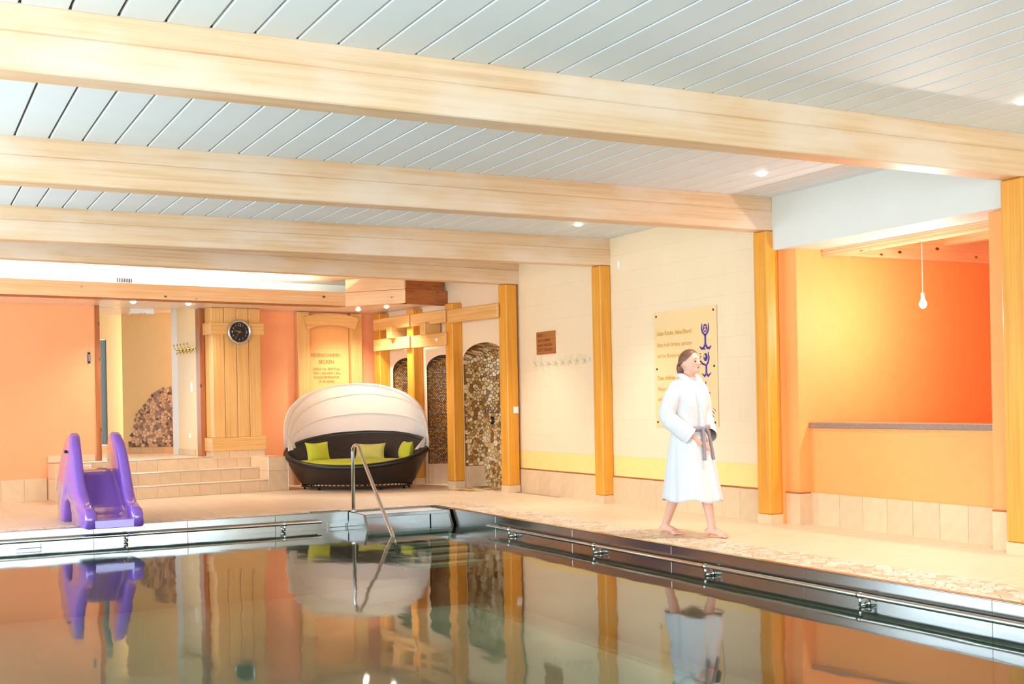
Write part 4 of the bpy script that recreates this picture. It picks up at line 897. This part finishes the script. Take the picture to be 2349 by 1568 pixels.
for p in ([(-0.10, 0.15), (-0.075, 0.16)], [(-0.105, 0.185), (-0.08, 0.185)], [(-0.10, 0.07), (-0.075, 0.085)], [(-0.03, 0.25), (-0.02, 0.22)], [(-0.005, 0.245), (0, 0.22)]): stroke([(fx + x, 0.605 + y) for x, y in p], 0.01, 'figure_mark')
figure(0.30, [[(-0.005, 0.19), (-0.005, 0.12), (0.015, 0.075)], [(-0.07, 0.0), (-0.03, 0.04), (0.015, 0.075)]], [[(0.0, 0.085), (0.055, 0.06), (0.06, 0.0), (0.045, -0.06), (0.085, -0.10)]], (-0.045, 0.06), [(-0.012, 0.01, 0.012, 0.014)])
for p in ([(0.10, -0.13), (0.14, -0.16)], [(0.09, -0.16), (0.13, -0.20)], [(0.12, -0.10), (0.16, -0.13)]): stroke([(fx + x, 0.30 + y) for x, y in p], 0.007, 'figure_mark')
pq = empty('wooden_plaque', (XS, 13.85, 1.89), 0, 'small square brown wooden plaque with burnt lettering above the hook rail', 'sign')
B(-0.016, 0.001, -0.25, 0.25, 0, 0.305, b=0.002).obj('board', PINER[1], pq)
for s_, z, w in (('BITTE', 0.235, 0.13), ('NICHT LÄRMEN', 0.168, 0.33), ('NICHT SPRITZEN', 0.104, 0.37), ('NICHT SPRINGEN', 0.040, 0.385)):
    text_mb(s_, 0.052, lambda a, b_, h: (-0.0162 - h, 0.20 - a, z + b_), 0.001, 'LEFT', width=w).obj('lettering', M['ink_dark'], pq)
def hookrail(name, lab, loc, rz, n, pitch, mat, sz=1.0):
    t = empty(name, loc, rz, lab, 'coat hooks'); L = n * pitch
    B(-0.012, 0.0, 0, L, -0.02, 0.02, b=0.003).obj('rail', mat, t)
    for i in range(n):
        y = pitch * (i + 0.5); h = [(-0.01, y, 0.0), (-0.05 * sz, y, -0.005), (-0.085 * sz, y, 0.03), (-0.09 * sz, y, 0.075 * sz)]
        MB().tube(h, [0.006, 0.007, 0.007, 0.009], 8).smooth().obj('hook', mat, t); MB().tube([(-0.01, y, -0.01), (-0.04 * sz, y, -0.04), (-0.05 * sz, y, -0.06 * sz), (-0.06 * sz, y, -0.035)], [0.006, 0.006, 0.006, 0.008], 8).smooth().obj('hook', mat, t)
hookrail('hook_rail', 'cream metal coat hook rail on the cream wall under the wooden plaque', (XS, 12.74, 1.775), 0, 8, 0.185, plain('cream_metal', rgb(226, 214, 184), 0.3))
hookrail('hook_rail', 'brass coat hooks on the tan hall wall', far(-2.961, 4.02, 2.17), TH, 5, 0.15, M['brass'], 1.2)
def switch(lab, loc, rz, w=0.08, h=0.08, n=1):
    t = empty('light_switch', loc, rz, lab, 'switch')
    for i in range(n):
        fr = B(-0.010, 0, -w / 2, w / 2, i * h, i * h + h - 0.002, b=0.004).obj('frame', M['whitepl'], t); B(-0.014, -0.009, -w * 0.36, w * 0.36, i * h + h * 0.13, i * h + h * 0.85, b=0.002).obj('rocker', M['whitepl'], fr)
switch('square white switch on the timber post beside the stone shower', far(0.095, -0.111, 1.10), TH + PI / 2, 0.085, 0.095)
switch('white sensor box high on the cream wall near the beam end', (XS, 12.03, 2.84), 0, 0.05, 0.095)
switch('double white switch on the tan hall wall', far(-2.961, 4.22, 1.50), TH, 0.08, 0.08, 2)
switch('single white socket low on the tan hall wall', far(-2.961, 4.33, 0.79), TH, 0.08, 0.08)
tm = empty('door_sensor', far(-4.60, VB - 0.001, 1.93), TH, 'slim black sensor on the orange wall by the door jamb', 'sensor')
B(-0.018, 0.018, -0.018, 0, 0, 0.16, b=0.004).obj('case', M['black'], tm); B(-0.010, 0.010, -0.020, -0.0175, 0.03, 0.13, b=0.001).obj('display', M['bluegrey'], tm)
# emergency light hanging in the doorway
em = empty('emergency_light', far(-3.66, 4.40, 2.842), TH, 'white emergency exit light box hanging in the doorway', 'light fitting')
B(-0.185, 0.185, -0.03, 0.03, -0.135, -0.045, b=0.006).obj('case', M['whitepl'], em); B(-0.165, 0.175, -0.036, -0.029, -0.125, -0.055, b=0.003).obj('diffuser', M['white'], em)
for x in (-0.12, 0.12): MB().tube([(x, 0, -0.05), (x, 0, 0.001)], 0.006, 8).obj('hanger', M['alu'], em)
MB().tube([(-0.20, -0.02, -0.15), (-0.18, -0.02, -0.11)], 0.012, 8).obj('key_knob', M['whitepl'], em)
for x in (-0.05, 0.01): B(x, x + 0.045, -0.032, -0.028, -0.134, -0.126, b=0.001).obj('green_mark', plain('green_print', rgb(90, 170, 110), 0.5), em)
# vent grille on the fascia
vg = empty('vent_grille', far(-4.52, 2.43, 2.956), TH, 'small slatted vent standing on the pine fascia', 'vent')
B(-0.10, 0.10, 0, 0.02, 0, 0.008).obj('foot', M['white'], vg); B(-0.10, 0.10, 0, 0.02, 0.062, 0.07).obj('head', M['white'], vg)
for i in range(9): B(-0.095 + i * 0.023, -0.083 + i * 0.023, 0.002, 0.018, 0.008, 0.062).obj('slat', M['steeldark'], vg)  # dark slat colour paints in their backlit silhouette against the cove glow
# ================================================================ LAMPS
def downlight(lab, loc, energy, size=1.4, r=0.045):
    t = empty('ceiling_spotlight', loc, 0, lab, 'spotlight', 'recessed ceiling spotlights')
    MB().grid(lambda p, q: ((r + 0.012 * q) * math.cos(2 * PI * p), (r + 0.012 * q) * math.sin(2 * PI * p), -0.004 - 0.003 * math.sin(PI * q)), 28, 5, cu=True).smooth().obj('ring', M['whitepl'], t)
    MB().lathe([(r, -0.002), (r * 0.98, -0.008), (r * 0.7, -0.018), (0.004, -0.024)], 24).smooth().obj('lens', M['lamp'], t)
    spot((loc[0], loc[1], loc[2] - 0.04), energy, size=size)
for y, w in ((5.49, 'glowing spotlight in the ceiling on the near side of the niche beam'), (8.21, 'glowing spotlight in the ceiling in front of the orange niche'), (11.36, 'glowing spotlight in the ceiling in front of the glass sign'), (13.75, 'spotlight in the ceiling in front of the wooden plaque')):
    downlight(w if 'spotlight' in w else 'spotlight ' + w, (6.83, y, ZC), SPOT_E)
for (u, v, w) in ((-4.18, 3.15, 'low spotlight before the doorway, above the purple slide side'), (-3.38, 3.15, 'low spotlight before the doorway, beside the plank pillar'), (-0.62, 3.15, 'low spotlight above the sign portal'), (-0.46, 2.52, 'low spotlight above the shower crossbars')):
    downlight(w, far(u, v, ZL), LOW_E * (0.85 if u < -2 else 1.35), 2.2, 0.036)
# cove tubes lying behind the pine fascia
for i in range(5):
    t = empty('cove_tube' if i else 'cove_tube_offscreen', far((-6.66, -5.55, -4.5, -3.45, -2.4)[i], 2.62, ZL + 0.05), TH, 'fluorescent tube in the pine cove ' + ('over the plain stretch of orange wall', 'over the slim black sensor', 'over the doorway', 'over the plank pillar', 'over the sign portal')[i], 'lamp', 'cove tubes')
    MB().tube([(-0.5, 0, 0.03), (0.5, 0, 0.03)], 0.014, 10).smooth().obj('tube', emis('cove_glow', (1, 0.92, 0.78, 1), COVE_E) if i == 0 else bpy.data.materials['cove_glow'], t)
    B(-0.52, 0.52, -0.03, 0.03, 0, 0.012, b=0.002).obj('batten', M['white'], t)
# naked bulb in the niche room
bu = empty('hanging_bulb', (8.434, 7.90, 2.98), 0, 'bare glowing bulb hanging on a white cord in the niche room', 'lamp')
MB().tube([(0, 0, 0.002), (0, 0, -0.40), (0, 0, -0.80)], 0.005, 8).obj('cord', M['whitepl'], bu); MB().lathe([(0.018, -0.845), (0.02, -0.80), (0.012, -0.785)], 16).smooth().obj('socket', M['whitepl'], bu)
MB().lathe([(0.002, -0.935), (0.022, -0.928), (0.034, -0.905), (0.034, -0.885), (0.018, -0.85), (0.014, -0.842)], 20).smooth().obj('glass_bulb', M['lamp'], bu)
l = bpy.data.lights.new('bulb_lamp', 'POINT'); l.energy = BULB_E; l.color = (1, 0.95, 0.88); l.shadow_soft_size = 0.04; o = bpy.data.objects.new('bulb_lamp', l); COL.objects.link(o); o.location = (8.434, 7.90, 2.0)
# ================================================================ PERSON walking along the deck in a white bathrobe
PE = (6.47, 8.86); PR = math.atan2(-0.98, 0.20)
pe = empty('person', (PE[0], PE[1], 0), PR, 'barefoot person in a white belted bathrobe walking along the deck', 'person')
def smooth_path(pts, rad, k=6):
    P = [Vector(p) for p in pts]; out = []; rr = []; n = len(P)
    for i in range(n - 1):
        p0, p1, p2, p3 = P[max(0, i - 1)], P[i], P[i + 1], P[min(n - 1, i + 2)]
        for j in range(k):
            t = j / k; out.append(0.5 * ((2 * p1) + (p2 - p0) * t + (2 * p0 - 5 * p1 + 4 * p2 - p3) * t * t + (3 * p1 - p0 - 3 * p2 + p3) * t ** 3)); rr.append(rad[i] + (rad[i + 1] - rad[i]) * t)
    out.append(P[-1]); rr.append(rad[-1]); return out, rr
body = MB()
def limb(pts, rad, n=14): p, r = smooth_path(pts, rad); body.tube(p, r, n)
def blob(c, r, n=16, m_=10):
    body.grid(lambda p, q: (c[0] + r[0] * math.sin(PI * (0.02 + 0.96 * q)) * math.cos(2 * PI * p), c[1] + r[1] * math.sin(PI * (0.02 + 0.96 * q)) * math.sin(2 * PI * p), c[2] + r[2] * math.cos(PI * (0.02 + 0.96 * q))), n, m_, cu=True)
# trunk, neck, head
def trunk(p, q):
    zs = [0.82, 0.92, 1.02, 1.12, 1.25, 1.36, 1.42, 1.46]; ax = [0.10, 0.12, 0.105, 0.10, 0.115, 0.10, 0.07, 0.05]; ay = [0.155, 0.17, 0.145, 0.135, 0.16, 0.165, 0.10, 0.055]
    s_ = q * 7; i = min(int(s_), 6); f = s_ - i; L = lambda a: a[i] + (a[i + 1] - a[i]) * f
    return (L(ax) * math.cos(2 * PI * p), L(ay) * math.sin(2 * PI * p), L(zs))
body.grid(trunk, 24, 22, cu=True); body.f.append(tuple(range(24))); body.f.append(tuple(range(24 * 21, 24 * 22)))
limb([(0.0, 0, 1.40), (0.01, 0, 1.47), (0.03, 0, 1.54)], [0.062, 0.054, 0.056])
blob((0.035, 0, 1.585), (0.094, 0.074, 0.108), 22, 16); blob((0.062, 0, 1.535), (0.062, 0.056, 0.062)); blob((0.0, 0, 1.60), (0.085, 0.074, 0.088))
limb([(0.118, 0, 1.60), (0.136, 0, 1.575), (0.142, 0, 1.563)], [0.010, 0.013, 0.015]); blob((0.112, 0, 1.508), (0.022, 0.03, 0.02)); blob((0.118, 0, 1.538), (0.013, 0.026, 0.012))
for s_ in (-1, 1):
    blob((0.020, s_ * 0.076, 1.575), (0.020, 0.010, 0.032)); blob((0.113, s_ * 0.034, 1.612), (0.016, 0.022, 0.010))
    # arm: shoulder, elbow, wrist
    limb([(-0.005, s_ * 0.15, 1.375), (-0.02, s_ * 0.20, 1.24), (-0.03, s_ * 0.235, 1.10), (0.06, s_ * 0.17, 0.98), (0.145, s_ * 0.085, 0.885)], [0.056, 0.05, 0.042, 0.037, 0.028])
    # hand: palm, four fingers, thumb, clasped before the belly
    limb([(0.145, s_ * 0.085, 0.885), (0.165, s_ * 0.062, 0.862), (0.185, s_ * 0.035, 0.838)], [0.027, 0.034, 0.032])
    for k, (dz, L) in enumerate(((0.026, 0.062), (0.009, 0.070), (-0.008, 0.064), (-0.024, 0.050))):
        z = 0.835 + dz; x = 0.196 + 0.004 * k + (0.012 if s_ > 0 else 0.0)
        limb([(x - 0.012, s_ * 0.032, z), (x + 0.008, s_ * (0.032 - L * 0.4), z - 0.010), (x + 0.004, s_ * (0.032 - L * 0.75), z - 0.020), (x - 0.010, s_ * (0.032 - L), z - 0.026)], [0.0105, 0.010, 0.009, 0.0075], 8)
    limb([(0.165, s_ * 0.045, 0.868), (0.195, s_ * 0.03, 0.878), (0.212, s_ * 0.008, 0.872)], [0.013, 0.0115, 0.009], 8)
# legs: the left one reaches forward, the right one stands behind
def leg(hip, knee, ank, s_):
    h, k_, a = Vector(hip), Vector(knee), Vector(ank); d = (a - k_)
    limb([h, h.lerp(k_, 0.5) + Vector((0.012, 0, 0)), k_, k_ + d * 0.3 + Vector((-0.022, 0, 0)), k_ + d * 0.7 + Vector((-0.006, 0, 0)), a], [0.088, 0.074, 0.055, 0.056, 0.040, 0.034])
    x, y, _z = ank
    limb([(x - 0.055, y, 0.034), (x - 0.01, y, 0.055), (x + 0.06, y, 0.048), (x + 0.115, y, 0.032), (x + 0.15, y, 0.026)], [0.033, 0.037, 0.034, 0.030, 0.024]); limb([(x, y, 0.10), (x - 0.005, y, 0.06)], [0.035, 0.036])
    limb([(x + 0.11, y + s_ * 0.022, 0.028), (x + 0.145, y + s_ * 0.026, 0.022)], [0.028, 0.022]); limb([(x + 0.11, y - s_ * 0.022, 0.028), (x + 0.14, y - s_ * 0.024, 0.024)], [0.028, 0.024])
    for k, (oy, L, r) in enumerate(((-0.034, 0.052, 0.0135), (-0.013, 0.052, 0.0100), (0.004, 0.046, 0.0095), (0.020, 0.038, 0.009), (0.035, 0.028, 0.0085))):
        limb([(x + 0.135, y + s_ * oy * 0.9, 0.022), (x + 0.150 + L * 0.5, y + s_ * oy, 0.018), (x + 0.145 + L, y + s_ * oy, 0.012)], [r * 1.05, r, r * 0.9], 8)
leg((0.0, 0.085, 0.88), (0.13, 0.075, 0.48), (0.20, 0.055, 0.095), 1); leg((0.0, -0.085, 0.88), (-0.05, -0.07, 0.47), (-0.27, -0.05, 0.095), -1)
tmp = bpy.data.objects.new('body', body.mesh('body', M['skin'])); COL.objects.link(tmp)
rm = tmp.modifiers.new('remesh', 'REMESH'); rm.mode = 'VOXEL'; rm.voxel_size = 0.0065; rm.use_smooth_shade = True
sm = tmp.modifiers.new('soft', 'SMOOTH'); sm.factor = 0.5; sm.iterations = 3
me = bpy.data.meshes.new_from_object(tmp.evaluated_get(bpy.context.evaluated_depsgraph_get())); bpy.data.objects.remove(tmp)
me.materials.clear(); me.materials.append(M['skin']); me.polygons.foreach_set('use_smooth', [True] * len(me.polygons))
link(bpy.data.objects.new('body', me), pe)
# hair, eyes, lips, nails
def hairf(p, q):
    t = 2 * PI * p; f = 0.5 - 0.5 * math.cos(t - PI); lo = -0.30 + 0.98 * (0.5 + 0.5 * math.cos(t)) ** 2; c = 1 - (1 - lo) * q
    s_ = math.sqrt(max(0, 1 - min(1, abs(c)) ** 2)); w = 1 + 0.02 * math.sin(17 * t)
    return (0.022 + 0.106 * s_ * math.cos(t) * w - 0.012 * q, 0.088 * s_ * math.sin(t) * w, 1.592 + 0.118 * c)
MB().grid(hairf, 48, 16, cu=True).smooth().obj('hair', M['hair'], pe)
MB().grid(lambda p, q: (-0.075 + 0.048 * math.sin(PI * q) * math.cos(2 * PI * p), 0.055 * math.sin(PI * q) * math.sin(2 * PI * p), 1.535 + 0.075 * math.cos(PI * q)), 18, 12, cu=True).smooth().obj('hair_bun', M['hair'], pe)
for s_ in (-1, 1):
    MB().lathe([(0.001, -0.007), (0.007, -0.004), (0.008, 0), (0.007, 0.004), (0.001, 0.007)], 12, (0.120, s_ * 0.033, 1.592)).smooth().obj('eye', M['black'], pe)
    MB().tube([(0.122, s_ * 0.018, 1.617), (0.124, s_ * 0.034, 1.622), (0.112, s_ * 0.052, 1.615)], [0.003, 0.0035, 0.002], 6).obj('eyebrow', M['hair'], pe)
MB().tube([(0.120, -0.020, 1.536), (0.130, 0, 1.537), (0.120, 0.020, 1.536)], [0.003, 0.006, 0.003], 8).smooth().obj('lips', M['lip'], pe)
# bathrobe
def robe(p, q):
    zs = [0.33, 0.45, 0.62, 0.78, 0.90, 0.98, 1.06, 1.18, 1.30, 1.385, 1.43, 1.455]
    ax = [0.30, 0.275, 0.235, 0.20, 0.175, 0.150, 0.155, 0.165, 0.155, 0.125, 0.085, 0.070]; ay = [0.225, 0.22, 0.215, 0.205, 0.195, 0.168, 0.172, 0.190, 0.200, 0.185, 0.115, 0.082]
    s_ = q * 11; i = min(int(s_), 10); f = s_ - i; L = lambda a: a[i] + (a[i + 1] - a[i]) * f
    t = 2 * PI * p; fold = max(0, 1 - q * 2.0); w = 1 + 0.055 * fold * math.sin(9 * t + 0.6) + 0.03 * fold * math.sin(17 * t)
    x = L(ax) * w * math.cos(t); y = L(ay) * w * math.sin(t); z = L(zs) + 0.015 * fold * math.sin(5 * t)
    if q < 0.45: x += 0.02 * fold
    return (x, y, z)
o = MB().grid(robe, 72, 56, cu=True).smooth().obj('robe', M['robe'], pe); so = o.modifiers.new('cloth', 'SOLIDIFY'); so.thickness = 0.012
for s_ in (-1, 1):
    p, r = smooth_path([(0.0, s_ * 0.075, 1.37), (-0.005, s_ * 0.14, 1.36), (-0.02, s_ * 0.205, 1.25), (-0.035, s_ * 0.245, 1.10), (0.055, s_ * 0.180, 0.985), (0.115, s_ * 0.115, 0.915)], [0.045, 0.072, 0.080, 0.078, 0.080, 0.086]); MB().tube(p, [x * (1 + 0.03 * math.sin(i * 1.9)) for i, x in enumerate(r)], 18, cap=False).smooth().obj('sleeve', M['robe'], pe)
    p, r = smooth_path([(-0.07, s_ * 0.06, 1.47), (0.02, s_ * 0.085, 1.455), (0.10, s_ * 0.062, 1.38), (0.155, s_ * 0.03, 1.25), (0.165, s_ * 0.004, 1.10), (0.160, -0.01 * s_, 0.99)], [0.022, 0.026, 0.028, 0.028, 0.026, 0.020]); MB().tube(p, r, 10).smooth().obj('lapel', M['robe'], pe)
bl = MB().tube([(0.165 * math.cos(2 * PI * i / 40), 0.186 * math.sin(2 * PI * i / 40), 0.985 + 0.008 * math.sin(4 * PI * i / 40)) for i in range(40)], 0.024, 8, closed=True).smooth().obj('belt', M['belt'], pe)
for s_ in (-1, 1):
    p, r = smooth_path([(0.185, 0.02 * s_, 0.985), (0.205, 0.04 * s_, 0.92), (0.225, 0.05 * s_, 0.80), (0.235, 0.06 * s_, 0.70)], [0.02, 0.014, 0.013, 0.016]); MB().tube(p, r, 8).smooth().obj('belt_end', M['belt'], bl)
